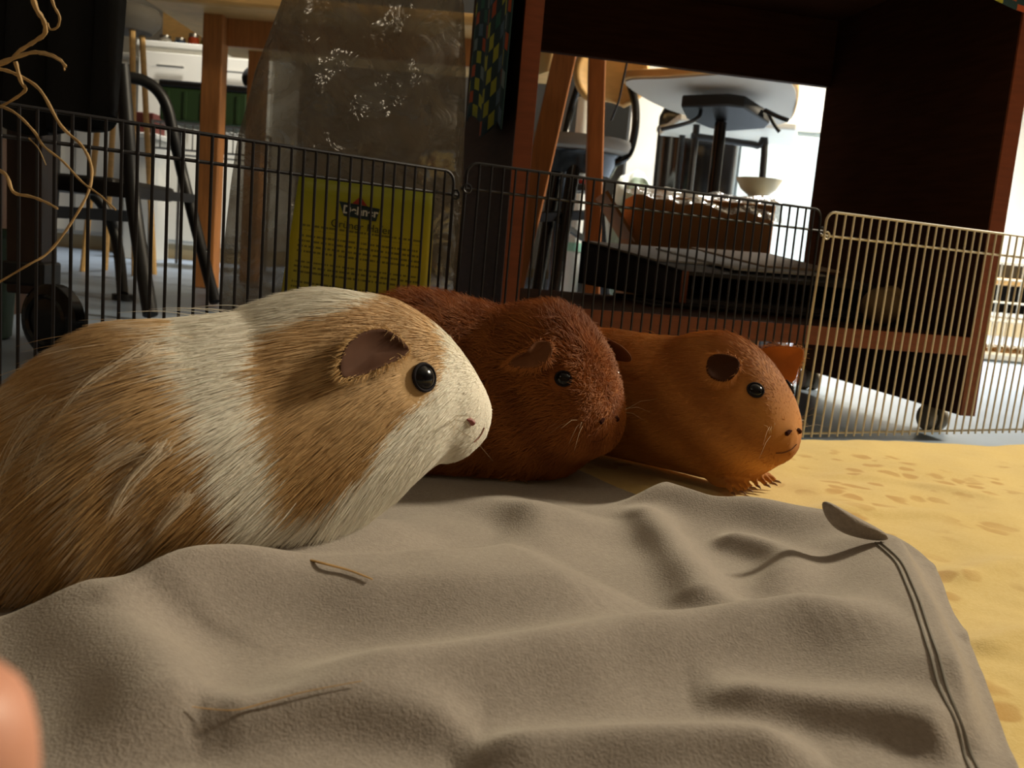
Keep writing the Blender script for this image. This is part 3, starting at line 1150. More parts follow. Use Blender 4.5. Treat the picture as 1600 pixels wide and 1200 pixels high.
def style1(pig, p, u, lat):
    h = (p[:, 2] - pig.z0) / .14
    L = pig.L
    x, y = proj_np(pig.mirror(p))
    head = np.clip((u - .185) / .05, 0, 1)
    length = np.interp(u, [0, .05, .12, .19, .23, .265, .29], [.042, .042, .036, .026, .012, .006, .003])
    lift = np.interp(u, [0, .15, .2, .29], [.16, .17, .16, .14])
    down = np.interp(u, [0, .06, .13, .2, .29], [1.5, 1.1, .55, .45, .25]) * np.interp(h, [0, .6, 1], [1.4, 1.0, .25])
    jit = np.full(len(p), .055)
    thr = np.clip((u - .17) / .02, 0, 1) * np.clip((.252 - u) / .02, 0, 1) * np.clip((.45 - h) / .2, 0, 1)
    length = length + .003 * thr; lift = lift + .08 * thr; down = down + .8 * thr; jit = jit + .05 * thr
    return length, lift, down, jit


def skip_feet(pig, p, u, lat):
    return (p[:, 2] > pig.z0 + .010)


PROF1 = [(0, .030, .018, .006), (.012, .045, .003, .036), (.028, .060, .0, .054), (.05, .083, .0, .067), (.075, .103, .0, .073), (.10, .115, .0, .071),
         (.13, .121, .0, .066), (.155, .127, .0, .060), (.175, .134, .0, .055), (.195, .1375, .006, .050), (.212, .1365, .014, .045),
         (.228, .1335, .023, .0395), (.242, .1270, .032, .0335), (.256, .1175, .039, .0270), (.268, .1055, .0405, .0225), (.278, .0925, .0465, .0168), (.285, .0815, .055, .0108), (.2890, .0735, .065, .003)]
PAWS = [(.150, -1, .030, .012, 4), (.150, 1, .030, .012, 4), (.05, -1, .045, .01, 3), (.05, 1, .045, .01, 3)]
M_ear1 = mat('ear_skin_mauve', lin(80, 54, 41), .8, spec=.08, noise=.12, nscale=60)
M_nose1 = mat('nose_pink', lin(150, 80, 76), .5)
M_nose2 = mat('nose_dark', lin(52, 26, 20), .95, spec=.03)
M_lippink = mat('lip_pink', lin(170, 112, 96), .6)
M_lip = mat('lip_brown', lin(84, 48, 30), .8, spec=.1)
pig1 = Pig('large long-haired guinea pig, tan with white shoulder band and white muzzle', [(-.272, .408), (-.185, .462), (-.10, .512), (-.05, .542), (-.012, .562)], PROF1, PAWS, col1,
           dict(count=140000, radius=.00016, style=style1, keep=skip_feet), M_claw)
pig1.eye(661, 590, .0078)
pig1.fur()
pig1.ear([(640, 548), (625, 528), (600, 514), (566, 519), (542, 539), (531, 565), (534, 590), (562, 588), (592, 575), (622, 562), (640, 548)], .008, M_ear1, cup=.0065, fringe=TAN)
pig1.nostril(738, 661, .0018, M_nose1, (-9, -6))
pig1.mouth([(756, 668), (752, 677), (746, 685), (740, 690)], .0004, M_lippink)
pig1.whiskers(715, 660)

LOCKS = [[(100, 645), (55, 690), (22, 750), (8, 810), (12, 870)], [(165, 680), (100, 730), (70, 790), (64, 850), (88, 915)], [(215, 700), (150, 742), (112, 800), (100, 860), (118, 920)],
         [(250, 700), (200, 750), (162, 810), (146, 870), (154, 922)], [(285, 770), (235, 820), (202, 870), (184, 922)], [(240, 560), (150, 620), (95, 690), (60, 770), (45, 850)]]
for lk in LOCKS:
    g_ = []
    for x, y in lk:
        h_, n_ = pig1.hit(x, y)
        if h_ is not None: g_.append(h_ + n_ * .0055)
    if len(g_) < 3: continue
    g_ = smooth_poly(g_, 4)
    ns, npt = 110, len(g_)
    arr = np.array([tuple(v) for v in g_])[None].repeat(ns, 0)
    wd = np.linspace(1.0, .35, npt)[None, :, None]
    arr = arr + rng.normal(0, .0019, (ns, 1, 3)) * wd + rng.normal(0, .0002, arr.shape)
    arr[:, :, 2] = np.maximum(arr[:, :, 2], pig1.z0 + .001)
    hc = bpy.data.hair_curves.new('long_lock'); hc.add_curves([npt] * ns)
    hc.position_data.foreach_set('vector', arr.reshape(-1).astype(np.float32))
    ra_ = hc.attributes.get('radius') or hc.attributes.new('radius', 'FLOAT', 'POINT')
    ra_.data.foreach_set('value', np.tile(np.linspace(.00014, .00006, npt), ns).astype(np.float32))
    cc = (CREAM * .7 + TAN * .3)[None] * rng.uniform(.75, 1.1, ns)[:, None]
    at = hc.attributes.new('fur_color', 'FLOAT_COLOR', 'CURVE')
    at.data.foreach_set('color', np.column_stack([np.clip(cc, 0, 1), np.ones(ns)]).astype(np.float32).ravel())
    hc.materials.append(M_fur)
    o = bpy.data.objects.new('long_lock', hc); COL.objects.link(o); parent_keep(o, pig1.root)

# --- the fluffy dark red one in the middle
RED, RED2 = np.array(lin(176, 108, 50)), np.array(lin(138, 78, 34))


def col2(pig, co, u, lat):
    k = .5 + .5 * np.sin(co[:, 0] * 170 + co[:, 2] * 120) * np.sin(co[:, 1] * 150 + 1)
    return RED[None] * k[:, None] + RED2[None] * (1 - k)[:, None]


def style2(pig, p, u, lat):
    L = pig.L
    length = np.interp(u, [0, .08, .15, .185, .21, L], [.022, .022, .021, .018, .010, .004])
    lift = np.interp(u, [0, .15, .19, L], [.75, .75, .66, .34])
    down = np.full(len(p), .35)
    jit = np.interp(u, [0, .15, .2, L], [.42, .42, .3, .12])
    return length, lift, down, jit


PROF2 = [(0, .055, .035, .006), (.01, .085, .010, .03), (.03, .104, .0, .048), (.055, .117, .0, .058), (.085, .118, .0, .059), (.115, .114, .0, .057), (.14, .114, .0, .054),
         (.16, .120, .001, .052), (.175, .123, .004, .050), (.19, .1205, .007, .0475), (.203, .113, .014, .044), (.215, .101, .021, .039), (.224, .087, .0255, .033), (.231, .073, .030, .0245), (.2360, .057, .040, .005)]
PAWS_S = [(.130, -1, .026, .010, 4), (.130, 1, .026, .010, 4), (.05, -1, .040, .01, 3), (.05, 1, .040, .01, 3)]
PAWS_S3 = [(.196, -1, .020, .016, 4), (.196, 1, .020, .016, 4), (.05, -1, .040, .01, 3), (.05, 1, .040, .01, 3)]
M_ear3 = mat('ear_skin_lit', lin(176, 104, 52), .8, spec=.08, noise=.12, nscale=60)  # far ear of the ginger one, its lit look put into the colour
M_ear4 = mat('ear_skin_shaded', lin(66, 38, 22), .8, spec=.08)  # near ear of the same animal, its shade put into the colour
M_ear2 = mat('ear_skin_brown', lin(108, 68, 42), .8, spec=.08, noise=.12, nscale=60)
pig2 = Pig('fluffy dark red-brown guinea pig, the middle one of the three', [(-.14, .698), (-.06, .715), (.008, .708), (.073, .660)], PROF2, PAWS_S, col2,
           dict(count=90000, radius=.00022, style=style2, keep=skip_feet), M_claw)
pig2.eye(880, 592, .0056)
pig2.fur()
pig2.ear([(858, 534), (838, 533), (822, 548), (800, 561), (794, 571), (812, 575), (838, 574), (858, 562), (864, 545), (858, 534)], .013, M_ear2, cup=.004, fringe=RED, base=.0115)
pig2.nostril(937, 660, .0019, M_nose2, (8, -6))
pig2.mouth([(950, 676), (944, 684), (934, 689), (922, 690)], .0003, M_lip)
pig2.whiskers(915, 655, 6)

# --- the smooth ginger one
GIN, GIN2 = np.array(lin(200, 136, 70)), np.array(lin(172, 110, 52))


def col3(pig, co, u, lat):
    k = .5 + .5 * np.sin(u * 120 + co[:, 2] * 150)
    return GIN[None] * k[:, None] + GIN2[None] * (1 - k)[:, None]


def style3(pig, p, u, lat):
    L = pig.L
    length = np.interp(u, [0, .08, .16, .2, .23, L], [.017, .017, .014, .009, .006, .003])
    lift = np.full(len(p), .14)
    down = np.interp(u, [0, .1, .2, L], [.5, .3, .3, .15])
    jit = np.full(len(p), .10)
    return length, lift, down, jit


PROF3 = [(0, .05, .03, .006), (.012, .078, .008, .03), (.03, .094, .0, .048), (.06, .104, .0, .057), (.10, .108, .0, .058), (.13, .108, .0, .056), (.16, .111, .0, .052),
         (.18, .117, .0, .050), (.197, .1185, .0, .0485), (.213, .114, .001, .047), (.227, .105, .004, .0435), (.240, .092, .013, .0385), (.25, .079, .0215, .0325), (.257, .066, .027, .024), (.2630, .051, .036, .005)]
pig3 = Pig('smooth ginger guinea pig with upright far ear sitting on the yellow blanket', [(-.012, .835), (.08, .802), (.152, .750), (.216, .690)], PROF3, PAWS_S3, col3,
           dict(count=80000, radius=.00017, style=style3, keep=skip_feet), M_claw)
pig3.eye(1180, 610, .0060)
pig3.fur()
pig3.ear([(1152, 560), (1130, 553), (1110, 556), (1103, 572), (1108, 588), (1128, 597), (1146, 590), (1156, 574), (1152, 560)], .008, M_ear4, mirror=False, cup=.004, fringe=GIN, base=.0060)
pig3.ear([(1176, 552), (1196, 543), (1215, 540), (1238, 541), (1254, 545), (1255, 558), (1248, 576), (1240, 596), (1215, 592), (1190, 575), (1176, 552)], 0, M_ear3, mirror=False, depth=.742, cup=.003, fringe=GIN)
pig3.nostril(1228, 678, .0019, M_nose2, (9, -5))
pig3.mouth([(1244, 694), (1236, 702), (1224, 707), (1212, 708)], .0003, M_lip)
pig3.whiskers(1208, 672, 6)
#@@BACKGROUND
# ------------------------------------------------------------------ clear plastic hay bag with printed label
def plastic_mat(name, tint, body=.10, gloss=.10, rough=.12, bump=.5, bscale=30):
    mt = bpy.data.materials.new(name); mt.use_nodes = True
    nt = mt.node_tree; nt.nodes.remove(nt.nodes['Principled BSDF'])
    out = nt.nodes['Material Output']
    tr = nt.nodes.new('ShaderNodeBsdfTransparent'); tr.inputs[0].default_value = (.72, .71, .68, 1)
    df = nt.nodes.new('ShaderNodeBsdfDiffuse'); df.inputs[0].default_value = (*tint, 1)
    tl = nt.nodes.new('ShaderNodeBsdfTranslucent'); tl.inputs[0].default_value = (*tint, 1)
    gl = nt.nodes.new('ShaderNodeBsdfGlossy'); gl.inputs[0].default_value = (1, 1, 1, 1); gl.inputs['Roughness'].default_value = rough
    tc = nt.nodes.new('ShaderNodeTexCoord')
    n = nt.nodes.new('ShaderNodeTexNoise'); n.inputs['Scale'].default_value = bscale; n.inputs['Detail'].default_value = 3; n.inputs['Distortion'].default_value = 1.2
    nt.links.new(tc.outputs['Object'], n.inputs['Vector'])
    bp = nt.nodes.new('ShaderNodeBump'); bp.inputs['Strength'].default_value = bump; bp.inputs['Distance'].default_value = .01
    nt.links.new(n.outputs['Fac'], bp.inputs['Height'])
    for s in (df, tl, gl): nt.links.new(bp.outputs[0], s.inputs['Normal'])
    m0 = nt.nodes.new('ShaderNodeMixShader'); m0.inputs[0].default_value = .5
    nt.links.new(df.outputs[0], m0.inputs[1]); nt.links.new(tl.outputs[0], m0.inputs[2])
    m1 = nt.nodes.new('ShaderNodeMixShader')
    pn = nt.nodes.new('ShaderNodeTexNoise'); pn.inputs['Scale'].default_value = 9; pn.inputs['Detail'].default_value = 5; pn.inputs['Distortion'].default_value = 2.0
    nt.links.new(tc.outputs['Object'], pn.inputs['Vector'])
    pr = nt.nodes.new('ShaderNodeMapRange'); pr.inputs['From Min'].default_value = .35; pr.inputs['From Max'].default_value = .65
    pr.inputs['To Min'].default_value = body * .55; pr.inputs['To Max'].default_value = min(1, body * 1.45)
    nt.links.new(pn.outputs['Fac'], pr.inputs['Value']); nt.links.new(pr.outputs[0], m1.inputs[0])
    nt.links.new(tr.outputs[0], m1.inputs[1]); nt.links.new(m0.outputs[0], m1.inputs[2])
    fr = nt.nodes.new('ShaderNodeLayerWeight'); fr.inputs['Blend'].default_value = .3
    nt.links.new(bp.outputs[0], fr.inputs['Normal'])
    mu = nt.nodes.new('ShaderNodeMath'); mu.operation = 'MULTIPLY_ADD'; mu.inputs[1].default_value = .35; mu.inputs[2].default_value = gloss
    nt.links.new(fr.outputs['Facing'], mu.inputs[0])
    m2 = nt.nodes.new('ShaderNodeMixShader')
    nt.links.new(mu.outputs[0], m2.inputs[0])
    nt.links.new(m1.outputs[0], m2.inputs[1]); nt.links.new(gl.outputs[0], m2.inputs[2])
    nt.links.new(m2.outputs[0], out.inputs['Surface'])
    return mt


M_bag = plastic_mat('clear_plastic', lin(160, 150, 132), .50, .05)
BAGY = 1.06
bag = thing('hay_bag', 'tall crumpled clear plastic bag with a yellow-green printed label', 'plastic bag', (P(545, 500, BAGY).x, BAGY, 0))
bz = [0.0, .06, .15, .26, .34, .42, .50, .58]
bl_px = [(345, 560), (345, 520), (346, 430), (360, 300), (372, 215), (400, 110), (440, 0), (470, -110)]
br_px = [(700, 600), (705, 540), (712, 450), (722, 320), (726, 210), (728, 110), (725, 0), (690, -110)]


def bag_edges(v):
    z = v * .58
    l = P(*bl_px[0], BAGY).x; r = P(*br_px[0], BAGY).x
    zs = [P(x, y, BAGY).z for x, y in bl_px]; xs = [P(x, y, BAGY).x for x, y in bl_px]
    l = float(np.interp(z, zs, xs))
    zs = [P(x, y, BAGY).z for x, y in br_px]; xs = [P(x, y, BAGY).x for x, y in br_px]
    r = float(np.interp(z, zs, xs))
    return l, r, z


brs = np.random.default_rng(5)
FOLDS = [(brs.uniform(0, 6.28), brs.uniform(8, 22), brs.uniform(0, 6.28), brs.uniform(.003, .007)) for _ in range(8)] + [(brs.uniform(0, 6.28), brs.uniform(35, 110), brs.uniform(0, 6.28), brs.uniform(.0010, .0026)) for _ in range(12)]


def crumple(x, z):
    s = 0
    for a, f, ph, h in FOLDS:
        t = (x * math.cos(a) + z * math.sin(a)) * f + ph
        s += h * (abs(((t / 3.14159) % 2) - 1) - .5) * 1.6
    return s


def bag_pt(u, v):
    l, r, z = bag_edges(v)
    a = 2 * math.pi * u
    c = (l + r) / 2; w = (r - l) / 2
    dpt = .055 * (1 - .55 * v) * min(1, v * 8 + .35)
    x = c + w * math.copysign(abs(math.cos(a)) ** .8, math.cos(a))
    y = BAGY - dpt * math.sin(a)
    k = min(1, max(0, (z - .06) / .1)) * (0.12 + .88 * min(1, max(0, (z - .22) / .08)))
    y += crumple(x * 1.0 + (3 if math.sin(a) < 0 else 0), z) * k * (1 if abs(math.cos(a)) < .95 else .3)
    return Vector((x, y, z + .001 + .006 * math.sin(9 * x)*v))


bo = MB().grid(bag_pt, 120, 90).build('bag_film', M_bag, bag, auto=False)
bm = bmesh.new(); bm.from_mesh(bo.data); bmesh.ops.remove_doubles(bm, verts=bm.verts, dist=.0004); bm.to_mesh(bo.data); bm.free()
# printed label: yellow-green card with dashes of fine print
def label_mat():
    mt = bpy.data.materials.new('label_print'); mt.use_nodes = True
    nt = mt.node_tree; b = nt.nodes['Principled BSDF']; b.inputs['Roughness'].default_value = .45
    uv = nt.nodes.new('ShaderNodeUVMap'); sep = nt.nodes.new('ShaderNodeSeparateXYZ'); nt.links.new(uv.outputs[0], sep.inputs[0])

    def mth(op, a, bb=None):
        n = nt.nodes.new('ShaderNodeMath'); n.operation = op
        for i, q in enumerate((a, bb)):
            if q is None: continue
            if isinstance(q, (int, float)): n.inputs[i].default_value = q
            else: nt.links.new(q, n.inputs[i])
        return n.outputs[0]
    rp = nt.nodes.new('ShaderNodeValToRGB')
    e = rp.color_ramp.elements
    e[0].position = 0; e[0].color = (*lin(168, 160, 60), 1)
    e[1].position = 1; e[1].color = (*lin(150, 160, 22), 1)
    q = e.new(.55); q.color = (*lin(196, 178, 26), 1)
    nt.links.new(sep.outputs[1], rp.inputs[0])
    row = mth('FRACT', mth('MULTIPLY', sep.outputs[1], 26))
    inrow = mth('MULTIPLY', mth('GREATER_THAN', row, .35), mth('LESS_THAN', row, .75))
    cmb = nt.nodes.new('ShaderNodeCombineXYZ')
    nt.links.new(mth('MULTIPLY', sep.outputs[0], 60), cmb.inputs[0]); nt.links.new(mth('FLOOR', mth('MULTIPLY', sep.outputs[1], 26)), cmb.inputs[1])
    wn = nt.nodes.new('ShaderNodeTexNoise'); wn.noise_dimensions = '2D'; wn.inputs['Scale'].default_value = 1.0
    nt.links.new(cmb.outputs[0], wn.inputs['Vector'])
    ink = mth('MULTIPLY', inrow, mth('GREATER_THAN', wn.outputs['Fac'], .45))
    ink = mth('MULTIPLY', ink, mth('LESS_THAN', sep.outputs[1], .66))
    ink = mth('MULTIPLY', ink, mth('GREATER_THAN', sep.outputs[1], .08))
    blk = nt.nodes.new('ShaderNodeTexNoise'); blk.noise_dimensions = '1D'; blk.inputs['Scale'].default_value = 14
    nt.links.new(sep.outputs[1], blk.inputs['W'])
    ink = mth('MULTIPLY', ink, mth('GREATER_THAN', blk.outputs['Fac'], .42))
    ink = mth('MULTIPLY', ink, mth('MULTIPLY', mth('GREATER_THAN', sep.outputs[0], .06), mth('LESS_THAN', sep.outputs[0], .92)))
    ink = mth('MULTIPLY', ink, .75)
    mx = nt.nodes.new('ShaderNodeMix'); mx.data_type = 'RGBA'; mx.inputs['B'].default_value = (*lin(60, 58, 14), 1)
    nt.links.new(ink, mx.inputs['Factor']); nt.links.new(rp.outputs[0], mx.inputs['A'])
    nt.links.new(mx.outputs['Result'], b.inputs['Base Color'])
    return mt


LBY = BAGY - .058
lTL, lTR, lBL, lBR = P(468, 272, LBY), P(680, 303, LBY), P(436, 480, LBY), P(668, 512, LBY)


def lab_pt(u, v, off=0.0):
    q = (lBL * (1 - u) + lBR * u) * (1 - v) + (lTL * (1 - u) + lTR * u) * v
    return Vector((q.x, q.y - .010 * math.sin(math.pi * u) - off, q.z))


lab = sheet(lab_pt, 16, 8, 'label', label_mat(), bag, .0006)
ux = (lTR - lTL).normalized(); uz = (lTL - lBL).normalized()
LW = (lTR - lTL).length; LHt = (lTL - lBL).length


def text_mesh(body, size, name, mt, parent, u, v, off=.002, bold=0.0, width=None):
    cu = bpy.data.curves.new('t', 'FONT'); cu.body = body; cu.size = size; cu.align_x = 'CENTER'; cu.offset = bold
    to = bpy.data.objects.new('t', cu); COL.objects.link(to)
    dg = bpy.context.evaluated_depsgraph_get()
    me = bpy.data.meshes.new_from_object(to.evaluated_get(dg))
    bpy.data.objects.remove(to)
    co = np.empty(len(me.vertices) * 3); me.vertices.foreach_get('co', co); co = co.reshape(-1, 3)
    w = co[:, 0].max() - co[:, 0].min()
    sc = (width / w) if width else 1
    new = []
    for p in co:
        uu_ = u + p[0] * sc / LW; vv_ = v + p[1] * sc / LHt
        new.append(tuple(lab_pt(uu_, vv_, off)))
    me.vertices.foreach_set('co', np.array(new).ravel())
    me.name = name; me.materials.append(mt)
    o = bpy.data.objects.new(name, me); COL.objects.link(o)
    o.parent = parent
    return o


def label_quad(name, pts, mt, off):
    dense = []
    for i in range(len(pts)):
        a, b = pts[i], pts[(i + 1) % len(pts)]
        for k in range(6):
            dense.append((a[0] + (b[0] - a[0]) * k / 6, a[1] + (b[1] - a[1]) * k / 6))
    vs = [lab_pt(u, v, off) for u, v in dense]
    o = MB().add(vs, [tuple(range(len(vs)))]).build(name, mt, None, smooth=False)
    o.parent = lab
    return o


M_navy = mat('print_navy', lin(14, 44, 48), .5); M_ink = mat('print_ink', lin(40, 42, 20), .5)
M_pwhite = mat('print_white', lin(215, 215, 200), .5); M_pred = mat('print_red', lin(150, 44, 30), .5)
label_quad('logo_banner', [(.325, .845), (.62, .83), (.60, .735), (.37, .745)], M_navy, .0016)
label_quad('logo_roof', [(.42, .842), (.475, .90), (.53, .837)], M_pred, .0018)
text_mesh('Dehner', .02, 'logo_lettering', M_pwhite, lab, .485, .765, .0024, .0006, LW * .25)
text_mesh('Grüner Hafer', .02, 'product_lettering', M_ink, lab, .50, .655, .0020, .0, LW * .43)

# ------------------------------------------------------------------ helpers for far things
M_black = mat('matt_black_metal', lin(16, 15, 15), .45)
M_blackgloss = mat('gloss_black_metal', lin(14, 14, 15), .18)
M_pine = mat('pine_wood', lin(176, 116, 62), .5, noise=.15, nscale=8, stretch=(14, 14, 1.2))
M_oak = mat('orange_oak', lin(170, 104, 50), .5, noise=.14, nscale=9, stretch=(16, 16, 1.2))
M_white = mat('white_lacquer', lin(226, 224, 214), .4)
M_tan = mat('tan_plywood', lin(214, 172, 108), .5, noise=.08, nscale=6, stretch=(3, 3, 12))


def pbar(a, b, w, d, mb=None):
    """square bar between two 3d points"""
    mb = mb or MB()
    a, b = Vector(a), Vector(b); t = (b - a).normalized()
    s = X - t * X.dot(t); s.normalize(); q = t.cross(s)
    return mb.box((a + b) / 2, w, d, (b - a).length, s, q, t)


def drop(px, py, Y, foot_px, foot_Y):
    """bar end points: upper end through a pixel, foot on the floor below another pixel column"""
    a = P(px, py, Y); q = P(foot_px, 400, foot_Y)
    return a, Vector((q.x, q.y, 0))


# ------------------------------------------------------------------ wheeled furniture leg at the far left
WY = 1.36
tl = thing('clothes_rack', 'low dark wooden clothes rack post on a big black wheel', 'clothes rack', (P(50, 500, WY).x, WY, 0))
M_dkwood = mat('dark_walnut', lin(52, 32, 18), .5, noise=.2, nscale=9, stretch=(10, 10, 1))
a = P(48, 150, WY); b = P(50, 458, WY)
pbar(Vector((a.x, a.y, .90)), b, .050, .050).build('post', M_dkwood, tl, smooth=False, bevel=.003)
pbar(Vector((a.x - .62, a.y, .90)), Vector((b.x - .62, b.y, 0)), .050, .050).build('post', M_dkwood, tl, smooth=False, bevel=.003)
MB().tube([Vector((a.x - .68, a.y, .875)), Vector((a.x + .20, a.y, .875))], .014, 12).build('top_rail', M_dkwood, tl)
wc = P(83, 502, WY - .03); wr = .052
wx = (X * .93 + Yv * -.35).normalized(); wn_ = Vector((-.35, -.93, 0)).normalized()
MB().lathe([(.006, -.014), (wr * .82, -.014), (wr, -.009), (wr, .009), (wr * .82, .014), (.006, .014)], Vector((wc.x, wc.y, wr)), 40, wn_).build('wheel', M_blackgloss, tl)
MB().lathe([(wr * .60, .0145), (wr * .66, .018), (wr * .72, .0145)], Vector((wc.x, wc.y, wr)), 40, wn_, cap=False).build('wheel_rim', M_blackgloss, tl)
MB().box(Vector((b.x, b.y, .115)), .060, .055, .035).build('castor_plate', M_black, tl, smooth=False, bevel=.004)
MB().tube([Vector((b.x, b.y, .10)), Vector((wc.x, wc.y, wr)) - wn_ * .02], .010, 10).build('castor_arm', M_black, tl)

# ------------------------------------------------------------------ black tubular chair with a jacket over it
bc = thing('tubular_chair', 'black tubular metal chair beneath the black jacket', 'chair', (P(230, 480, 2.2).x, 2.2, 0))


def foot_of(px, py):
    return PZ(px, py, 0.012)


def tubeP(lst, r, name, mt, parent, n=10, sm=6):
    return MB().tube(smooth_poly([Vector(p) for p in lst], sm), r, n).build(name, mt, parent)


f1 = foot_of(336, 472); f2 = foot_of(235, 492); f3 = foot_of(192, 462); f4 = foot_of(60, 470)
tubeP([P(100, 118, 2.3), P(190, 120, 2.35), P(232, 130, 2.38), P(258, 160, 2.40), P(272, 215, 2.42), P(292, 300, 2.45), f1], .0145, 'arm_and_leg_tube', M_black, bc)
tubeP([P(190, 100, 1.97), P(198, 200, 1.98), P(210, 330, 1.99), f2], .0155, 'leg', M_black, bc)
tubeP([P(120, 285, 2.40), P(160, 320, 2.42), P(183, 380, 2.44), f3], .014, 'leg', M_black, bc)
tubeP([P(85, 200, 2.1), P(80, 330, 2.1), f4], .014, 'leg', M_black, bc)
MB().tube([f3 - Z * .010, f3 + Z * .004], .026, 14).build('foot_cap', M_black, bc)
pbar(P(60, 282, 2.0), P(212, 300, 2.0), .03, .03).build('stretcher', M_black, bc)
pbar(P(205, 300, 2.0), P(298, 310, 2.45), .022, .022).build('stretcher', M_black, bc)
pbar(P(70, 330, 2.2), P(205, 338, 2.4), .028, .028).build('stretcher', M_black, bc)
sc_ = P(120, 285, 2.2)
MB().box(Vector((sc_.x, sc_.y, .27)), .33, .36, .035).build('seat', M_black, bc, smooth=False, bevel=.01)

M_jacket = mat('black_jacket', lin(10, 10, 10), .9, bump=.3, bscale=60)


def jac(u, v):
    px = -60 + 243 * u
    bottom = 185 + 22 * math.sin(u * 3.0) + 6 * math.sin(u * 17)
    q = P(px, bottom, 1.24)
    Yq = WY - .052 - .068 * min(1, v * 3) + (.010 * math.sin(u * 22 + v * 2)) * min(1, v * 3)
    zt__ = .893
    w = Vector((q.x + .012 * (1 - v) * math.sin(u * 7), Yq, zt__ + (q.z - zt__) * v))
    return w


jk = sheet(jac, 40, 24, 'jacket', M_jacket, None, .030)
tag(jk, 'black fabric jacket hanging in the top left corner', 'jacket')

# ------------------------------------------------------------------ dark cabinet + green tub at the left edge
dc = thing('dark_cabinet', 'low dark cabinet at the left edge behind the rack post', 'cabinet', (P(-40, 300, 1.75).x, 1.75, 0))
q = P(-30, 290, 1.75)
MB().box(Vector((q.x - .05, q.y, .19)), .22, .30, .28).build('cabinet_body', M_dkwood, dc, smooth=False, bevel=.003)
MB().box(Vector((q.x - .05, q.y - .155, .19)), .20, .014, .26).build('door', M_dkwood, dc, smooth=False, bevel=.003)
for s in (-.07, .07):
    MB().box(Vector((q.x - .05 + s, q.y, .025)), .03, .2, .05).build('foot', M_dkwood, dc, smooth=False)
M_green = mat('green_plastic', lin(30, 62, 34), .5)
q = P(2, 410, 1.45)
gt = MB().lathe([(.050, 0), (.055, .004), (.066, .16), (.070, .163), (.070, .172), (.062, .172), (.058, .10), (.05, .008)], Vector((q.x - .045, q.y, 0)), 24, cap=False).build('green_tub', M_green)
tag(gt, 'green plastic tub cut off by the left edge, beside the dark rack post', 'tub')

# ------------------------------------------------------------------ pine table
TY = 3.0
pt = thing('pine_table', 'pine table on thick square legs behind the black chair', 'table', (P(360, 300, TY).x, TY, 0))
ptz = P(340, 30, TY).z
for (px, Y) in ((337, TY), (406, TY + .55)):
    t_ = P(px, 60, Y)
    pbar(Vector((t_.x, t_.y, ptz + .01)), Vector((t_.x, t_.y, 0)), .062, .062).build('leg', M_pine, pt, smooth=False, bevel=.004)
tt = P(337, 60, TY)
for dxx in (.9,):
    for Y in (TY, TY + .55):
        pbar(Vector((tt.x + dxx, Y, ptz + .01)), Vector((tt.x + dxx, Y, 0)), .062, .062).build('leg', M_pine, pt, smooth=False, bevel=.004)
MB().box(Vector((tt.x + .45, TY + .27, ptz + .028)), 1.25, .85, .04).build('table_top', M_tan, pt, smooth=False, bevel=.012)
MB().box(Vector((tt.x + .45, TY + .02, ptz - .03)), .86, .02, .09).build('apron', M_pine, pt, smooth=False, bevel=.002)

# grey round stool behind the jacket
gs = thing('round_stool', 'grey round stool seat poking out beside the black jacket', 'stool', (P(196, 30, 3.4).x, 3.4, 0))
sq = P(196, 26, 3.4)
M_greypad = mat('grey_pad', lin(92, 86, 76), .8)
MB().lathe([(.02, -.055), (.09, -.05), (.118, -.02), (.122, .01), (.11, .03), (.02, .034)], sq, 28).build('seat', M_greypad, gs)
for k in range(4):
    a = .8 + k * math.pi / 2
    MB().tube([sq + Vector((.06 * math.cos(a), .06 * math.sin(a), -.04)), Vector((sq.x + .13 * math.cos(a), sq.y + .13 * math.sin(a), 0.0))], .011, 8).build('leg', M_tan, gs)

# ------------------------------------------------------------------ white kitchen units, crate, rack, shelf and jars at the far left
def cabinet(label, px0, px1, pytop, Y, depth, mt, doors=1, drawer=True):
    a = P(px0, 300, Y); b = P(px1, 300, Y); zt = P((px0 + px1) / 2, pytop, Y).z
    w = b.x - a.x; c = Vector(((a.x + b.x) / 2, Y + depth / 2, 0))
    t = thing('kitchen_cabinet', label, 'cabinet', c)
    MB().box(c + Z * (.08 + (zt - .08) / 2), w, depth, zt - .08).build('cabinet_body', mt, t, smooth=False, bevel=.003)
    MB().box(c + Z * .04 + Yv * .02, w * .96, depth * .9, .08).build('plinth', M_base, t, smooth=False)
    MB().box(c + Z * (zt + .015), w + .02, depth + .03, .03).build('counter', M_white, t, smooth=False, bevel=.004)
    for k in range(doors):
        x = c.x - w / 2 + w * (k + .5) / doors
        top = zt - .02 - (.17 if drawer else 0)
        d = MB().box(Vector((x, Y - .009, (.1 + top) / 2)), w / doors - .012, .018, top - .1).build('door', mt, t, smooth=False, bevel=.003)
        h = MB().tube([Vector((x + w / doors * .3, Y - .035, top - .2)), Vector((x + w / doors * .3, Y - .035, top - .06))], .006, 8).build('handle', M_steel, t)
        h.parent = d; h.matrix_parent_inverse = Matrix.Identity(4)
        if drawer:
            d = MB().box(Vector((x, Y - .009, zt - .095)), w / doors - .012, .018, .14).build('drawer', mt, t, smooth=False, bevel=.003)
            h = MB().tube([Vector((x - .07, Y - .035, zt - .095)), Vector((x + .07, Y - .035, zt - .095))], .006, 8).build('handle', M_steel, t)
            h.parent = d; h.matrix_parent_inverse = Matrix.Identity(4)
    return t


M_steel = mat('brushed_steel', lin(190, 188, 182), .3, metal=1.0)
cabinet('white kitchen cabinet with bright front behind the green crate', 212, 420, 80, 5.0, .55, M_white, 2)
cabinet('white kitchen cabinet seen between the chair bars under the jacket', 40, 196, 84, 5.3, .55, M_white, 2)

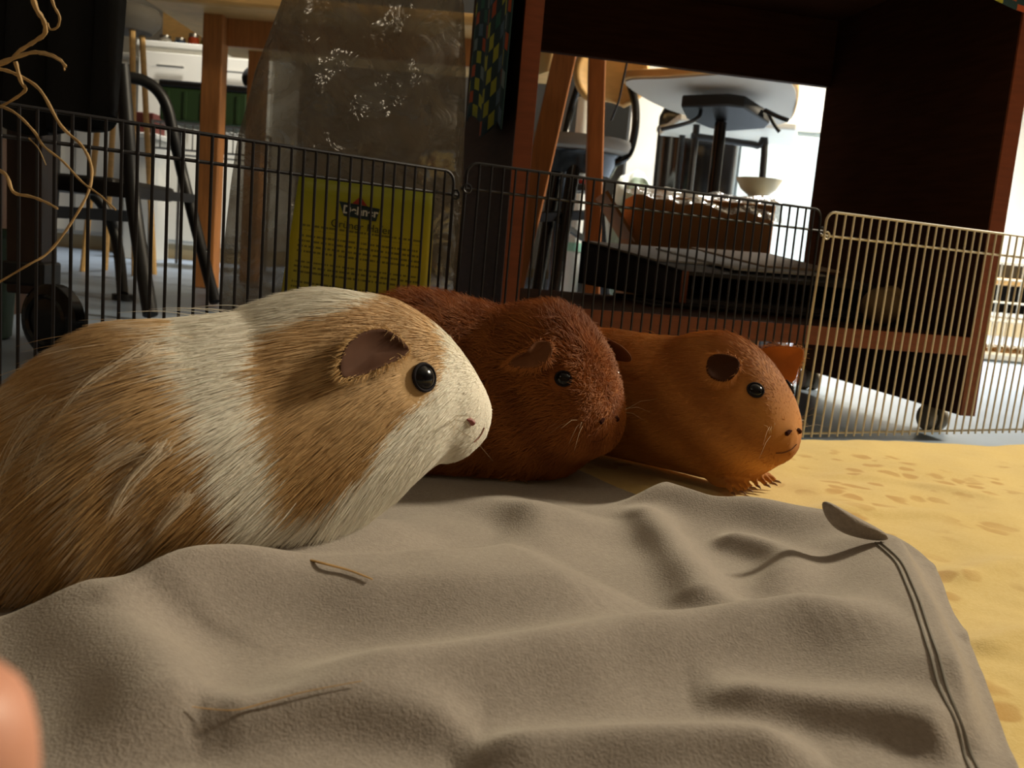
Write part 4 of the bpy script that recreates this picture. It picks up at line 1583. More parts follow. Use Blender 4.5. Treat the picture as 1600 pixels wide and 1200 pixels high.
# wire rack carrying the green crate
ry = 4.2
ra, rb = P(238, 200, ry), P(390, 215, ry)
rz = P(300, 192, ry).z
rk = thing('wire_rack', 'grey wire rack with thin bars carrying the green crate', 'rack', ((ra.x + rb.x) / 2, ry, 0))
M_wiregrey = mat('grey_wire', lin(110, 108, 104), .4, metal=.6)
for xx in (ra.x, rb.x):
    for yy in (ry, ry + .34):
        MB().tube([Vector((xx, yy, 0)), Vector((xx, yy, rz))], .008, 8).build('post', M_wiregrey, rk)
for zz_ in (rz - .12, rz - .005):
    for yy in (ry, ry + .34):
        MB().tube([Vector((ra.x, yy, zz_)), Vector((rb.x, yy, zz_))], .005, 6).build('rail', M_wiregrey, rk)
for k in range(13):
    xx = ra.x + (rb.x - ra.x) * k / 12
    MB().tube([Vector((xx, ry, rz - .12)), Vector((xx, ry, rz - .003)), Vector((xx, ry + .34, rz - .003))], .003, 6).build('wire', M_wiregrey, rk)
M_dkgreen = mat('dark_green_crate', lin(44, 70, 34), .6)
gc = thing('green_crate', 'dark green crate with a black lid on the wire rack', 'crate', ((ra.x + rb.x) / 2, ry + .17, rz))
ga, gb_ = P(246, 160, ry), P(384, 160, ry)
gw = gb_.x - ga.x; gx = (ga.x + gb_.x) / 2
gtop = P(300, 138, ry).z
MB().box(Vector((gx, ry + .17, (rz + gtop) / 2 + .002)), gw, .30, gtop - rz - .003).build('crate_body', M_dkgreen, gc, smooth=False, bevel=.01)
MB().box(Vector((gx, ry + .17, gtop + .016)), gw + .01, .31, .032).build('lid', M_black, gc, smooth=False, bevel=.008)
for k in range(5):
    MB().box(Vector((gx - gw / 2 + gw * (k + .5) / 5, ry + .017, (rz + gtop) / 2)), .012, .008, (gtop - rz) * .8).build('rib', M_dkgreen, gc, smooth=False)
hb = P(380, 120, ry)
bb = MB().sphere(Vector((hb.x, ry + .17, gtop + .032 + .055)), (.055, .07, .056), 20, 12).sphere(Vector((hb.x + .02, ry + .15, gtop + .032 + .115)), (.03, .04, .03), 16, 10).build('black_bag', M_jacket)
tag(bb, 'small black bundle lying on the lid of the green crate', 'bag')
M_redbox = mat('red_card', lin(110, 44, 32), .7)
q0, q1 = P(206, 205, 4.6), P(238, 205, 4.6)
zlo, zt_ = P(220, 207, 4.6).z, P(220, 176, 4.6).z
wcx, wcw = (q0.x + q1.x) / 2, q1.x - q0.x
wb = thing('storage_box', 'white storage box standing beneath the small red box', 'box', (wcx, 4.68, 0))
MB().box(Vector((wcx, 4.68, (zlo - .03) / 2)), wcw + .05, .20, zlo - .03).build('box_body', M_white, wb, smooth=False, bevel=.004)
MB().box(Vector((wcx, 4.68, zlo - .015)), wcw + .06, .21, .028).build('lid', M_white, wb, smooth=False, bevel=.004)
rbx = thing('red_box', 'dull red box standing on the white storage box beside the crate', 'box', (wcx, 4.68, zlo))
MB().box(Vector((wcx, 4.68, (zlo + zt_) / 2)), wcw, .16, zt_ - zlo - .002).build('box_body', M_redbox, rbx, smooth=False, bevel=.002)
MB().box(Vector((wcx, 4.68, zt_ - .012)), wcw + .006, .166, .03).build('lid', M_redbox, rbx, smooth=False, bevel=.002)

shy = 5.55
s0, s1 = P(228, 70, shy), P(432, 80, shy)
shz = P(320, 82, shy).z
ws = thing('wall_shelf', 'pale wall shelf crowded with jars above the white cabinet', 'shelf', ((s0.x + s1.x) / 2, shy, shz))
MB().box(Vector(((s0.x + s1.x) / 2, shy + .12, shz - .012)), s1.x - s0.x, .28, .024).build('board', M_white, ws, smooth=False, bevel=.002)
for xx in (s0.x + .08, s1.x - .08):
    MB().prism([Vector((xx, shy + .26, shz - .024)), Vector((xx, shy + .02, shz - .024)), Vector((xx, shy + .26, shz - .20))], X * .016).build('bracket', M_wiregrey, ws, smooth=False)
MB().box(Vector(((s0.x + s1.x) / 2, shy + .25, shz + .2)), s1.x - s0.x, .02, .5).build('back_panel', M_tan, ws, smooth=False)
jars = [(248, 20, 24, (226, 224, 214), 'white lidded jar at the left end of the wall shelf'), (272, 18, 22, (60, 84, 120), 'blue tin on the wall shelf beside the white jar'),
        (293, 17, 30, (190, 74, 30), 'orange-red jar on the wall shelf'), (311, 13, 26, (120, 110, 50), 'olive jar on the wall shelf beside the orange-red one'),
        (364, 24, 34, (236, 234, 226), 'bright white canister on the wall shelf right of the pine leg'), (388, 16, 28, (110, 128, 70), 'green jar on the wall shelf beside the white canister')]
for (px, w, h, c, lbl) in jars:
    q = P(px, 60, shy); r = w * mpp(shy) / 2; hh = h * mpp(shy)
    j = thing('jar', lbl, 'jar', (q.x, shy + .10, shz), 'jars on the wall shelf')
    cm = mat('jar_%d_%d' % (px, w), lin(*c), .4)
    MB().lathe([(r * .7, 0), (r, .01), (r, hh * .74), (r * .8, hh * .82), (r * .2, hh * .83)], Vector((q.x, shy + .10, shz + .001)), 18).build('jar_body', cm, j)
    MB().lathe([(r * .82, hh * .82), (r * .86, hh * .85), (r * .86, hh), (r * .2, hh)], Vector((q.x, shy + .10, shz + .001)), 18).build('lid', M_steel, j)

# ------------------------------------------------------------------ behind the desk: partition wall and what stands before it
pw_x0 = P(985, 200, 4.3).x
struct(MB().box(((pw_x0 + RX1) / 2, 4.38, RZ / 2), RX1 - pw_x0, .12, RZ).build('wall_kitchen', M_wall, smooth=False))
struct(MB().box(((pw_x0 + RX1) / 2, 4.314, .035), RX1 - pw_x0, .012, .07).build('baseboard_kitchen', M_base, smooth=False))

# wooden trestle (two orange legs)
ws2 = thing('wooden_trestle', 'orange-brown wooden trestle with splayed legs behind the desk', 'trestle', (P(870, 300, 2.0).x, 2.05, 0))
a, b = P(893, 40, 1.95), None
b = P(803, 440, 1.92); tdir = (b - a).normalized(); b2 = a + tdir * ((a.z - 0.0) / -tdir.z)
pbar(a - tdir * .28, b2, .047, .030).build('leg', M_oak, ws2, smooth=False, bevel=.003)
a2 = P(934, 40, 2.10); b_ = P(924, 440, 2.12); td2 = (b_ - a2).normalized(); b3 = a2 + td2 * (a2.z / -td2.z)
pbar(a2 - td2 * .28, b3, .036, .048).build('leg', M_oak, ws2, smooth=False, bevel=.003)
for dd in (.75,):
    pbar(a - tdir * .28 + Vector((.0, dd, 0)), b2 + Vector((0, dd, 0)), .047, .030).build('leg', M_oak, ws2, smooth=False, bevel=.003)
ta = a - tdir * .28
MB().box(Vector((ta.x + .03, ta.y + .36, ta.z + .015)), .12, .95, .03).build('top_rail', M_oak, ws2, smooth=False, bevel=.004)

# chair with tan backrest, grey round seat and black bent tube
CYc = 2.45
tc_ = thing('bentwood_chair', 'black tube chair with tan curved backrest and grey seat', 'chair', (P(905, 300, CYc).x, CYc, 0))
sc2 = P(898, 228, CYc)
M_greyseat = mat('grey_seat', lin(150, 144, 134), .55)
MB().lathe([(.02, -.022), (.125, -.022), (.142, -.012), (.146, .004), (.142, .016), (.02, .020)], sc2, 36).build('seat', M_greyseat, tc_)
MB().lathe([(.02, -.075), (.10, -.075), (.12, -.03), (.13, -.022)], sc2, 28).build('seat_pan', M_blackgloss, tc_)
bk = P(955, 112, CYc + .10)
def backr(u, v):
    a = (u - .5) * 2
    w = .098 * math.sqrt(max(0.02, 1 - (2 * v - 1) ** 2 * .85))
    return bk + Vector((a * w, -.03 * a * a, (v - .5) * .155 - .012 * a * a))
sheet(backr, 16, 10, 'backrest', M_tan, tc_, .014)
tubeP([P(984, 130, CYc + .06), P(993, 165, CYc + .04), P(992, 205, CYc), P(982, 240, CYc - .03), P(962, 254, CYc - .04), P(930, 256, CYc)], .0105, 'back_tube', M_blackgloss, tc_)
tubeP([P(905, 130, CYc + .16), P(890, 180, CYc + .18), P(880, 240, CYc + .14), P(900, 256, CYc + .05)], .0105, 'back_tube', M_blackgloss, tc_)
for (px0, py0, Y0, fx, fY) in ((872, 250, 2.40, 838, 2.32), (898, 255, 2.36, 866, 2.28), (930, 250, 2.50, 962, 2.55), (880, 250, 2.60, 868, 2.75)):
    a, f_ = drop(px0, py0, Y0, fx, fY)
    MB().tube([a, f_], [.017, .0135], 12).build('leg', M_blackgloss, tc_)
pbar(P(815, 340, 2.30), P(915, 336, 2.36), .012, .022).build('crossbar', M_black, tc_)
pbar(P(872, 345, 2.32), P(910, 372, 2.5), .010, .014).build('crossbar', M_black, tc_)

M_yl = mat('jar_yellow', lin(190, 150, 60), .4); M_rd = mat('jar_red', lin(170, 40, 24), .4)
low = thing('low_stand', 'small dark stand under the grey chair seat holding two jars', 'stand', (P(895, 300, 2.95).x, 2.95, 0))
lz = P(895, 288, 2.95).z; lq = P(897, 288, 2.95)
MB().box(Vector((lq.x, 2.98, lz - .01)), .16, .16, .02).build('top', M_black, low, smooth=False, bevel=.002)
for sx in (-.07, .07):
    for sy in (-.06, .06):
        MB().box(Vector((lq.x + sx, 2.98 + sy, (lz - .02) / 2)), .014, .014, lz - .02).build('leg', M_black, low, smooth=False)
for px, mt_, lbl in ((887, M_yl, 'yellow-labelled jar under the grey chair seat'), (908, M_rd, 'small red jar under the grey chair seat')):
    q = P(px, 288, 2.95)
    j = thing('jar', lbl, 'jar', (q.x, 2.95, lz), 'jars under the grey chair')
    MB().lathe([(.014, 0), (.02, .004), (.02, .03), (.014, .036)], Vector((q.x, 2.95, lz + .001)), 16).build('jar_body', mt_, j)
    MB().lathe([(.015, .036), (.016, .038), (.016, .05), (.004, .051)], Vector((q.x, 2.95, lz + .001)), 16).build('lid', M_steel, j)

# hanging cream blind strip between post and trestle leg
cb = MB().grid(lambda u, v: P(832 + 46 * u, -8 + (130 - 18 * u) * v, 2.75 + .01 * math.sin(u * 9)), 10, 6).build('cream_cloth', mat('cream_cloth', lin(206, 172, 110), .8), None, auto=False, solid=.01)
tag(cb, 'cream cloth hanging behind the desk beside the trestle leg', 'cloth')
# white lampshade-like pot beside it
tall = thing('paper_roll', 'pale upright paper roll standing behind the trestle legs', 'paper roll', (P(905, 300, 3.2).x, 3.2, 0))
q = P(903, 300, 3.2); zt_ = P(903, 152, 3.2).z
MB().lathe([(.008, 0), (.028, 0), (.028, zt_), (.012, zt_), (.012, zt_ - .05), (.004, zt_ - .05)], Vector((q.x, 3.2, 0)), 18).build('roll', M_white, tall)
MB().lathe([(.030, zt_ * .3), (.0305, zt_ * .3), (.0305, zt_ * .34), (.030, zt_ * .34)], Vector((q.x, 3.2, 0)), 18, cap=False).build('band', mat('mint_band', lin(150, 200, 175), .5), tall)
# thin black cable
tubeP([dk(.21, DD + .012, .60), P(982, 70, 1.95), P(979, 100, 1.98), P(973, 128, 2.0), P(966, 160, 2.02), P(955, 188, 2.05)], .0022, 'cable', M_black, None)
cab = bpy.data.objects['cable']; tag(cab, 'thin black cable dangling behind the desk', 'cable')

# black round bin
BYb = 3.3
bin_ = thing('pedal_bin', 'glossy black round bin with a chrome rim by the white wall', 'bin', (P(1082, 300, BYb).x, BYb, 0))
q = P(1082, 300, BYb); zt_ = P(1082, 168, BYb).z; rr = 62 * mpp(BYb)
MB().lathe([(rr * .9, 0), (rr * .96, .01), (rr, zt_ * .88), (rr * .2, zt_ * .88)], Vector((q.x, BYb, 0)), 40).build('bin_body', M_blackgloss, bin_)
MB().lathe([(rr * 1.01, zt_ * .88), (rr * 1.03, zt_ * .885), (rr * 1.03, zt_ * .90), (rr * 1.01, zt_ * .905)], Vector((q.x, BYb, 0)), 40, cap=False).build('rim', M_steel, bin_)
MB().lathe([(rr, zt_ * .90), (rr, zt_ * .95), (rr * .92, zt_ * .985), (rr * .6, zt_), (.01, zt_)], Vector((q.x, BYb, 0)), 40).build('lid', M_blackgloss, bin_)
MB().box(Vector((q.x, BYb - rr - .02, .03)), .08, .06, .012).build('pedal', M_black, bin_, smooth=False, bevel=.003)

# pale blue cabinet
cabinet('pale blue-grey cabinet behind the small white table', 1146, 1330, 205, 3.75, .45, mat('pale_blue', lin(176, 190, 194), .45), 1, False)

# small white table on black bent tubes
TYt = 2.75
st = thing('side_table', 'small white table on bent black tubes under the swivel chair', 'table', (P(1135, 300, TYt).x, TYt, 0))
A = [P(1028, 200, TYt + .30), P(1100, 193, TYt), P(1240, 206, TYt), P(1240, 232, TYt + .34), P(1140, 222, TYt + .34)]
zm = sum(p.z for p in A) / 5
poly = [Vector((p.x, p.y, zm)) for p in (P(1060, 200, TYt), P(1245, 200, TYt), P(1245, 232, TYt + .36), P(1030, 205, TYt + .36))]
MB().prism(poly, Z * .022).build('table_top', M_white, st, smooth=False, bevel=.006)
tubeP([P(1080, 212, TYt + .05), P(1150, 222, TYt + .05), P(1184, 228, TYt + .05), P(1194, 242, TYt + .05), Vector((P(1193, 300, TYt + .05).x, TYt + .05, 0))], .010, 'leg_tube', M_black, st)
tubeP([P(1080, 212, TYt + .30), P(1150, 222, TYt + .30), P(1184, 228, TYt + .30), P(1194, 242, TYt + .30), Vector((P(1193, 300, TYt + .30).x, TYt + .30, 0))], .010, 'leg_tube', M_black, st)
MB().tube([Vector((poly[0].x + .06, TYt + .05, zm)), Vector((poly[0].x + .06, TYt + .05, 0))], .010, 8).build('leg_tube', M_black, st)
MB().tube([Vector((poly[0].x + .06, TYt + .30, zm)), Vector((poly[0].x + .06, TYt + .30, 0))], .010, 8).build('leg_tube', M_black, st)

# swivel chair with plywood seat
sw = thing('swivel_chair', 'swivel chair with pale plywood seat and black gas column', 'chair', (P(1126, 300, 2.32).x, 2.05, 0))
outl = [(972, 124, 2.29), (1040, 119, 2.22), (1120, 113, 2.17), (1185, 108, 2.15), (1222, 116, 2.17), (1246, 136, 2.24), (1245, 168, 2.35), (1232, 190, 2.49), (1190, 196, 2.53), (1130, 192, 2.53), (1060, 176, 2.49), (1005, 152, 2.41)]
sp_ = [P(x, y, Y) for x, y, Y in outl]
sp_ = smooth_poly(sp_, 4, closed=True)
cs = sum(sp_, Vector()) / len(sp_)
MB().prism(sp_, Z * .018).build('seat', M_tan, sw, bevel=.003)
M_under = mat('seat_underside', lin(190, 184, 172), .6)
MB().prism([cs + (p - cs) * .965 - Z * .004 for p in sp_], Z * .006).build('seat_underside', M_under, sw)
mech = [P(1066, 145, 2.25), P(1140, 142, 2.23), P(1165, 146, 2.23), P(1205, 172, 2.29), P(1198, 180, 2.33), P(1130, 186, 2.37), P(1108, 178, 2.37), P(1075, 165, 2.32)]
MB().prism([p - Z * .004 for p in mech], Z * -.028).build('tilt_mechanism', M_black, sw, bevel=.004)
colt = P(1128, 178, 2.31)
MB().tube([colt - Z * .02, Vector((colt.x, colt.y, .20))], .0145, 16).build('gas_column', M_blackgloss, sw)
MB().tube([Vector((colt.x, colt.y, .24)), Vector((colt.x, colt.y, .06))], .024, 16).build('column_sleeve', M_black, sw)
for k in range(5):
    a = .5 + k * 2 * math.pi / 5
    e_ = Vector((colt.x + .22 * math.cos(a), colt.y + .22 * math.sin(a), .055))
    MB().tube([Vector((colt.x, colt.y, .085)), e_], [.022, .013], 10).build('base_arm', M_black, sw)
    MB().lathe([(.004, -.018), (.024, -.018), (.026, 0), (.024, .018), (.004, .018)], Vector((e_.x, e_.y, .026)), 16, (math.cos(a + 1.57), math.sin(a + 1.57), 0)).build('castor', M_black, sw)
tubeP([P(1095, 172, 2.27), P(1092, 182, 2.25), P(1075, 192, 2.22), P(1034, 202, 2.20)], .0048, 'lever', M_black, sw)
tubeP([P(1195, 172, 2.27), P(1215, 182, 2.25), P(1231, 188, 2.23)], .0055, 'lever', M_blackgloss, sw)
tubeP([P(1200, 175, 2.27), P(1210, 195, 2.27), P(1218, 206, 2.27)], .0045, 'lever', M_black, sw)

# carton with crumpled film and a bowl
CBY = 1.80
M_card = mat('corrugated_card', lin(172, 118, 66), .8, noise=.08, nscale=10)
cbx = thing('carton', 'brown cardboard carton topped with crumpled film behind the desk', 'carton', (P(1100, 400, CBY).x, CBY + .1, 0))
q0, q1 = P(990, 360, CBY), P(1205, 360, CBY); zt_ = P(1100, 312, CBY).z
cw = q1.x - q0.x; cxm = (q0.x + q1.x) / 2
for nm, c, sz in (('carton_wall', (cxm, CBY, zt_ / 2), (cw, .006, zt_)), ('carton_wall', (cxm, CBY + .20, zt_ / 2), (cw, .006, zt_)),
                  ('carton_wall', (q0.x, CBY + .10, zt_ / 2), (.006, .20, zt_)), ('carton_wall', (q1.x, CBY + .10, zt_ / 2), (.006, .20, zt_)), ('carton_bottom', (cxm, CBY + .10, .004), (cw, .20, .006))):
    MB().box(Vector(c), *sz).build(nm, M_card, cbx, smooth=False, bevel=.001)
MB().box(Vector((q0.x - .028, CBY + .10, zt_ - .045)), .006, .25, .11, (X * .8 + Z * .6), Yv, (Z * .8 - X * .6)).build('carton_flap', M_card, cbx, smooth=False)
M_film = plastic_mat('crumpled_film', lin(200, 200, 196), .45, .25, .08, .8, 40)
fr_ = np.random.default_rng(3)
FF = [(fr_.uniform(0, 6.28), fr_.uniform(30, 130), fr_.uniform(0, 6.28), fr_.uniform(.002, .006)) for _ in range(10)]


def film(u, v):
    x = cxm - cw / 2 - .004 + (cw + .02) * u; y = CBY - .012 + .222 * v
    s = sum(h * (abs((((x * math.cos(a) + y * math.sin(a)) * f + ph) / 3.14 % 2) - 1) - .3) for a, f, ph, h in FF)
    dr = -.03 * max(0, 1 - v * 9) * (.4 + u)
    return Vector((x, y, zt_ + .006 + s + dr))


MB().grid(film, 50, 24).build('film', M_film, cbx, auto=False)
q = P(1185, 290, CBY + .1)
bw = MB().lathe([(.018, 0), (.020, .002), (.035, .014), (.0455, .034), (.0435, .034), (.033, .016), (.004, .005)], Vector((q.x, CBY + .10, zt_ + .022)), 32, cap=False).build('bowl', mat('cream_bowl', lin(222, 212, 178), .35))
tag(bw, 'cream bowl standing on the cardboard carton', 'bowl')

# carrier bags on the floor
M_carrier = mat('white_carrier', lin(208, 214, 204), .45, noise=.06, nscale=12)
M_mint = mat('mint_carrier', lin(168, 190, 168), .45, noise=.1, nscale=12)


def blob(name, c, rad, mt, seed, label, amp=.16):
    r = np.random.default_rng(seed)
    K = [(r.normal(0, 1, 3), r.uniform(2, 7), r.uniform(0, 6.28)) for _ in range(8)]
    mb = MB().sphere((0, 0, 0), 1, 44, 26)
    vs = []
    for v in mb.v:
        n_ = Vector(v)
        s = sum(abs(math.sin(n_.dot(Vector(k / np.linalg.norm(k))) * f + ph)) - .6 for k, f, ph in K) / 8
        p = n_ * (1 + amp * 2.2 * s)
        vs.append((c[0] + p.x * rad[0], c[1] + p.y * rad[1], max(.001, c[2] + p.z * rad[2])))
    mb.v = vs
    o = mb.build(name, mt, None, auto=False)
    return tag(o, label, 'bag')


q = P(985, 340, 2.85); zt_ = P(985, 278, 2.85).z
blob('carrier_bag', (q.x + .02, 2.85, zt_ * .45), (.075, .10, zt_ * .55), M_mint, 4, 'crumpled pale mint carrier bag beside the carton')
q = P(978, 300, 3.15); zt_ = P(978, 266, 3.15).z
blob('carrier_bag', (q.x + .02, 3.15, zt_ * .45), (.085, .10, zt_ * .55), M_carrier, 9, 'crumpled whitish carrier bag behind the mint one')

# ------------------------------------------------------------------ things on the desk shelf
M_slate = mat('slate_box', lin(52, 50, 52), .6, noise=.15, nscale=40)
M_void = mat('near_black', lin(8, 8, 8), .9)  # near-black for the back panels of the document box and the cage
ob = thing('document_box', 'black document box with an open front lying on the desk shelf', 'box', dk(.42, .3, SH1))
fl_, fr2 = (1066, 423, 471, 1.40), (1372, 446, 492, 1.46)
bl2 = (903, 376, 440, 1.60)
F0 = P(fl_[0], fl_[2], fl_[3]); zb_ = SH1 + .022
ft = P(fl_[0], fl_[1], fl_[3]).z - .0
A0 = Vector((F0.x, F0.y, 0)); B0 = P(fr2[0], fr2[2], fr2[3]); B0 = Vector((B0.x, B0.y, 0)); C0 = P(bl2[0], bl2[2], bl2[3]); C0 = Vector((C0.x, C0.y, 0)); D0b = B0 + (C0 - A0)
zb0, zt0 = SH1 + .008, ft
zbk, ztk = SH1 + .018, P(bl2[0], bl2[1], bl2[3]).z


def hexa(b4, t4): return MB().add([*b4, *t4], [(0, 3, 2, 1), (4, 5, 6, 7), (0, 1, 5, 4), (1, 2, 6, 5), (2, 3, 7, 6), (3, 0, 4, 7)])


def lift(p, z): return Vector((p.x, p.y, z))


wth = .006
dn = (B0 - A0).normalized()
MB_ = hexa([lift(A0, zb0), lift(B0, zb0), lift(D0b, zbk), lift(C0, zbk)], [lift(A0, zb0 + wth), lift(B0, zb0 + wth), lift(D0b, zbk + wth), lift(C0, zbk + wth)]); MB_.build('bottom', M_slate, ob, smooth=False)
hexa([lift(A0, zt0 - wth), lift(B0, zt0 - wth), lift(D0b, ztk - wth), lift(C0, ztk - wth)], [lift(A0, zt0), lift(B0, zt0), lift(D0b, ztk), lift(C0, ztk)]).build('top', M_slate, ob, smooth=False)
for (p, q_) in ((A0, C0), (B0 - dn * wth, D0b - dn * wth)):
    hexa([lift(p, zb0), lift(p + dn * wth, zb0), lift(q_ + dn * wth, zbk), lift(q_, zbk)], [lift(p, zt0), lift(p + dn * wth, zt0), lift(q_ + dn * wth, ztk), lift(q_, ztk)]).build('side', M_slate, ob, smooth=False)
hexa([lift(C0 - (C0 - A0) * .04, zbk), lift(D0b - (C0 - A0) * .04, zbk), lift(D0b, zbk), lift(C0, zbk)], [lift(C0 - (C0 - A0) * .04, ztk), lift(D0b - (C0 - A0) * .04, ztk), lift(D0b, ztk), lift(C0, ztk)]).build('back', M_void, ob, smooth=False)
MB().box(lift(A0, (zb0 + zt0) / 2) - Yv * .001, .010, .003, zt0 - zb0).build('edge_strip', M_edge, ob, smooth=False)
# folded dark cloth under the box
M_dkcloth = mat('charcoal_cloth', lin(40, 36, 36), .9, bump=.3)
fc = thing('folded_cloth', 'folded charcoal cloth under the document box on the shelf', 'cloth', dk(.4, .2, SH1))
for k in range(2):
    pts4 = [A0 + Vector((-.05 + .02 * k, -.035, 0)), B0 + Vector((-.004, -.03 - .01 * k, 0)), D0b + Vector((-.03, -.03, 0)), C0 + Vector((.06, -.01, 0))]
    hexa([lift(p, SH1 + .0005 + .0035 * k) for p in pts4], [lift(p, SH1 + .0035 + .0035 * k) for p in pts4]).build('fold', M_dkcloth, fc, smooth=False, bevel=.001)
M_paper = mat('paper_grey', lin(176, 176, 174), .7); M_paper2 = mat('paper_cream', lin(160, 140, 116), .7)
e1 = (B0 - A0); e2 = (C0 - A0)
for k, (u0, u1, v0, v1, lbl) in enumerate([(.02, .62, .30, .95, 'white sheet of paper lowest on the document box'), (.30, .80, .10, .80, 'grey brochure slanted across the document box'), (.55, .98, .25, .90, 'dull magazine at the far end of the document box')]):
    c4 = [A0 + e1 * u + e2 * v for u, v in ((u0, v0), (u1, v0 + .04), (u1 + .02, v1), (u0 - .02, v1 - .03))]
    zz4 = [zt0 + (ztk - zt0) * v + .0008 + .0032 * k for v in (v0, v0 + .04, v1, v1 - .03)]
    o = hexa([lift(p, z) for p, z in zip(c4, zz4)], [lift(p, z + .0028) for p, z in zip(c4, zz4)]).build('paper_sheet', [M_paper, M_paper, M_paper2][k], None, smooth=False)
    tag(o, lbl, 'paper', 'papers on the document box')
M_pouch = mat('beige_pouch', lin(130, 108, 80), .85, bump=.3)
q = PZ(1395, 492, SH1)
pq = P(1378, 470, 1.385)
po = MB().sphere(Vector((pq.x, pq.y, SH1 + .0285)), (.030, .022, .028), 24, 14).sphere(Vector((pq.x + .012, pq.y, SH1 + .05)), (.016, .012, .010), 16, 8).build('pouch', M_pouch)
tag(po, 'small beige fabric pouch on the shelf beside the document box', 'pouch')

# ------------------------------------------------------------------ pet cage beyond the desk on the right
GY = 2.75
pc = thing('pet_cage', 'white barred pet cage with straw bedding right of the desk', 'cage', (P(1640, 500, GY).x, GY, 0))
cx0, cx1 = P(1520, 480, GY).x, P(1520, 480, GY).x + .75
ztray = P(1570, 556, GY).z; ztopc = P(1570, 410, GY).z
for nm, c, sz in (('tray', ((cx0 + cx1) / 2, GY, ztray / 2 + .004), (cx1 - cx0, .012, ztray)), ('tray', ((cx0 + cx1) / 2, GY + .42, ztray / 2 + .004), (cx1 - cx0, .012, ztray)),
                  ('tray', (cx0, GY + .21, ztray / 2 + .004), (.012, .42, ztray)), ('tray', (cx1, GY + .21, ztray / 2 + .004), (.012, .42, ztray)), ('tray_floor', ((cx0 + cx1) / 2, GY + .21, .008), (cx1 - cx0, .42, .012))):
    MB().box(Vector(c), *sz).build(nm, M_white, pc, smooth=False, bevel=.003)
for zz_ in (ztray + .005, ztray + .10, ztray + .155, ztopc - .05, ztopc):
    for yy in (GY, GY + .42):
        MB().tube([Vector((cx0, yy, zz_)), Vector((cx1, yy, zz_))], .0035, 6).build('bar', M_wwire, pc)
for k in range(24):
    xx = cx0 + (cx1 - cx0) * k / 23
    for yy in (GY, GY + .42):
        MB().tube([Vector((xx, yy, ztray)), Vector((xx, yy, ztopc))], .0022, 6).build('bar', M_wwire, pc)
zs_ = P(1570, 440, GY).z
MB().box(Vector(((cx0 + cx1) / 2, GY + .21, zs_)), cx1 - cx0 - .02, .38, .020).build('wooden_ledge', M_tan, pc, smooth=False, bevel=.002)
MB().box(Vector(((cx0 + cx1) / 2, GY + .40, (ztray + ztopc) / 2 + .06)), cx1 - cx0 - .02, .006, .16).build('dark_back', M_void, pc, smooth=False)  # near-black panel makes the openings between the bars dark
sv, sf = [], []
sr = np.random.default_rng(2)
mbs = MB()
for k in range(500):
    x = sr.uniform(cx0 + .02, cx1 - .02); y = sr.uniform(GY + .02, GY + .40); a = sr.uniform(0, 3.14); l = sr.uniform(.015, .04)
    z = ztray - .012 + sr.uniform(0, .02)
    d_ = Vector((math.cos(a) * l, math.sin(a) * l, sr.uniform(-.006, .008)))
    mbs.tube([Vector((x, y, z)) - d_ * .5, Vector((x, y, z)) + d_ * .5], .0014, 4)
sb = mbs.build('straw_bedding', mat('straw', lin(196, 152, 84), .8), pc, auto=False); sb['kind'] = 'stuff'
MB().box(Vector(((cx0 + cx1) / 2, GY + .21, ztray / 2 + .006)), cx1 - cx0 - .03, .39, ztray - .02).build('bedding', mat('straw', lin(196, 152, 84), .8), pc, smooth=False, bevel=.004)

#@@SMALL
# ------------------------------------------------------------------ dried branch hanging in from the upper left
M_hay = mat('dry_stalk', lin(178, 146, 98), .7, noise=.2, nscale=90)
br = thing('dried_branch', 'dried tan branch with thin bent stalks at the left edge', 'branch', tuple(P(-60, 140, .50)))
STALKS = [([(44, -30), (56, 12), (68, 32), (70, 52), (52, 66), (30, 80), (10, 98), (-40, 110)], 5.2, .47, .50),
          ([(76, -20), (84, 8), (93, 26), (90, 42), (79, 46), (74, 36)], 3.0, .46, .47),
          ([(-30, 108), (18, 92), (50, 82), (74, 84), (92, 92), (103, 104)], 4.2, .49, .45),
          ([(60, 83), (80, 88), (97, 98), (101, 110)], 2.4, .46, .45),
          ([(-30, 104), (0, 108), (25, 116), (62, 140), (95, 196), (128, 228), (143, 262), (138, 300), (110, 350), (76, 394), (44, 414), (-10, 446)], 3.4, .50, .44),
          ([(24, 96), (33, 128), (40, 140), (20, 156), (-10, 172)], 4.0, .48, .49),
          ([(-20, 160), (20, 174), (52, 204), (68, 228), (98, 252), (128, 284), (155, 304), (181, 328)], 2.8, .49, .44),
          ([(45, 216), (60, 232), (72, 258)], 1.5, .47, .47),
          ([(-25, 256), (8, 272), (21, 300), (48, 307), (72, 316), (90, 326)], 3.6, .46, .43)]
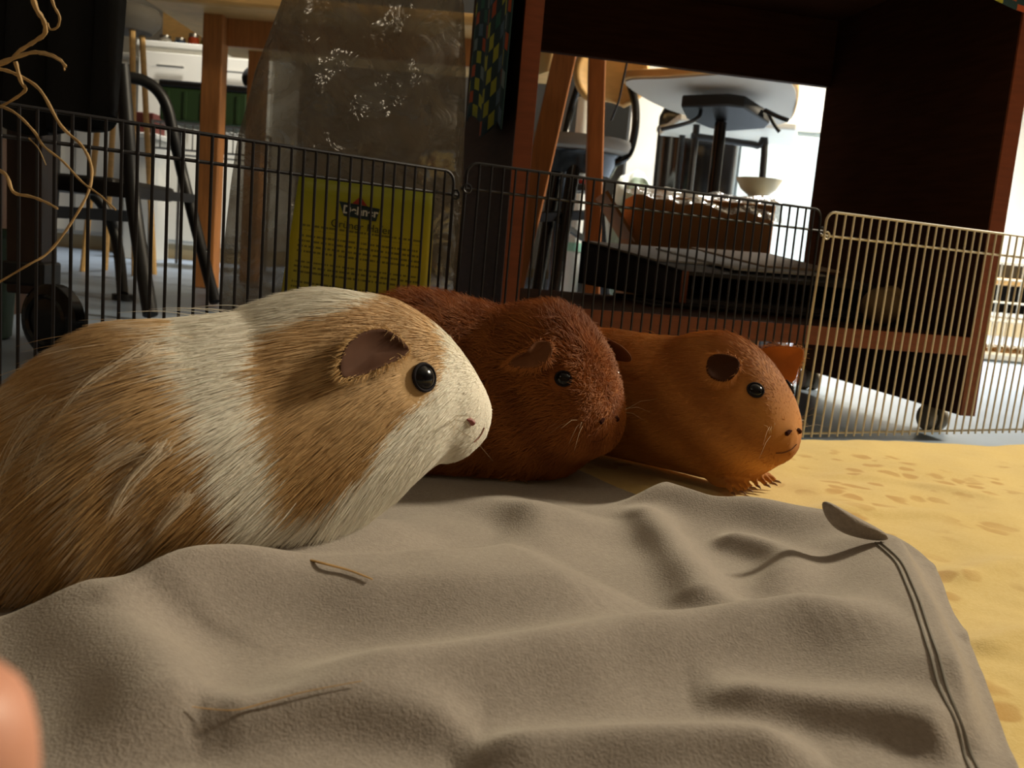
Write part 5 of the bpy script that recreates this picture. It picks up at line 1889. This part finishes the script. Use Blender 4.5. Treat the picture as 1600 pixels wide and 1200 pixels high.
for pix, w, Y0, Y1 in STALKS:
    n = len(pix)
    pts = [P(x, y, Y0 + (Y1 - Y0) * i / (n - 1)) for i, (x, y) in enumerate(pix)]
    pts = smooth_poly(pts, 5)
    m_ = len(pts)
    rad = [w * .78 * mpp(Y0) * (1.05 - .5 * i / m_) * (1 + .16 * math.sin(i * 1.9)) for i in range(m_)]
    MB().tube(pts, rad, 8).build('stalk', M_hay, br)

# loose stalks on the grey blanket
M_straw2 = mat('flat_straw', lin(168, 132, 80), .7, noise=.15, nscale=80)
for pix, w, lbl in (([(425, 862), (460, 869), (500, 879), (545, 891), (582, 905)], 7.5, 'flat dry straw blade lying against the white and tan guinea pig'),
                    ([(300, 1104), (330, 1108), (370, 1109), (420, 1096), (480, 1080), (565, 1064)], 4.5, 'thin bent straw lying in the front fold of the grey blanket')):
    pts = [on_grey(x, y, .0016) for x, y in pix]
    pts = smooth_poly(pts, 6); m_ = len(pts)
    rad = [w * mpp(pts[0].y) * .5 * (.35 + .65 * math.sin(math.pi * (.12 + .80 * i / m_))) for i in range(m_)]
    o = MB().tube(pts, rad, 8, flat=.35).build('straw', M_straw2)
    tag(o, lbl, 'straw', 'loose straws on the grey blanket')

# fingertip of the person holding the camera, close to the lens
fg = thing('person', 'blurred pink fingertip of the person at the lower left corner', 'person', tuple(P(-60, 1240, .075)))
M_skin = mat('skin', lin(206, 146, 122), .5, noise=.05, nscale=60)
M_nail = mat('nail', lin(222, 170, 150), .3)
fpts = [P(-150, 1480, .100), P(-120, 1400, .092), P(-100, 1330, .085), P(-90, 1260, .079), P(-95, 1190, .075), P(-110, 1130, .072), P(-130, 1090, .071)]
fd = smooth_poly(fpts, 6)
m_ = len(fd)
MB().tube(fd, [(.0080 - .0006 * abs(math.sin(i / m_ * 5))) * min(1, math.sqrt(max(0.02, (m_ - i) / 8))) for i in range(m_)], 20).build('finger', M_skin, fg)
q = fd[-10]
MB().sphere(q - fwd * -.003 + UPV * .001 - RGT * .004, (.0026, .0014, .0040), 16, 10, RGT, fwd, UPV).build('nail', M_nail, fg)
#@@END
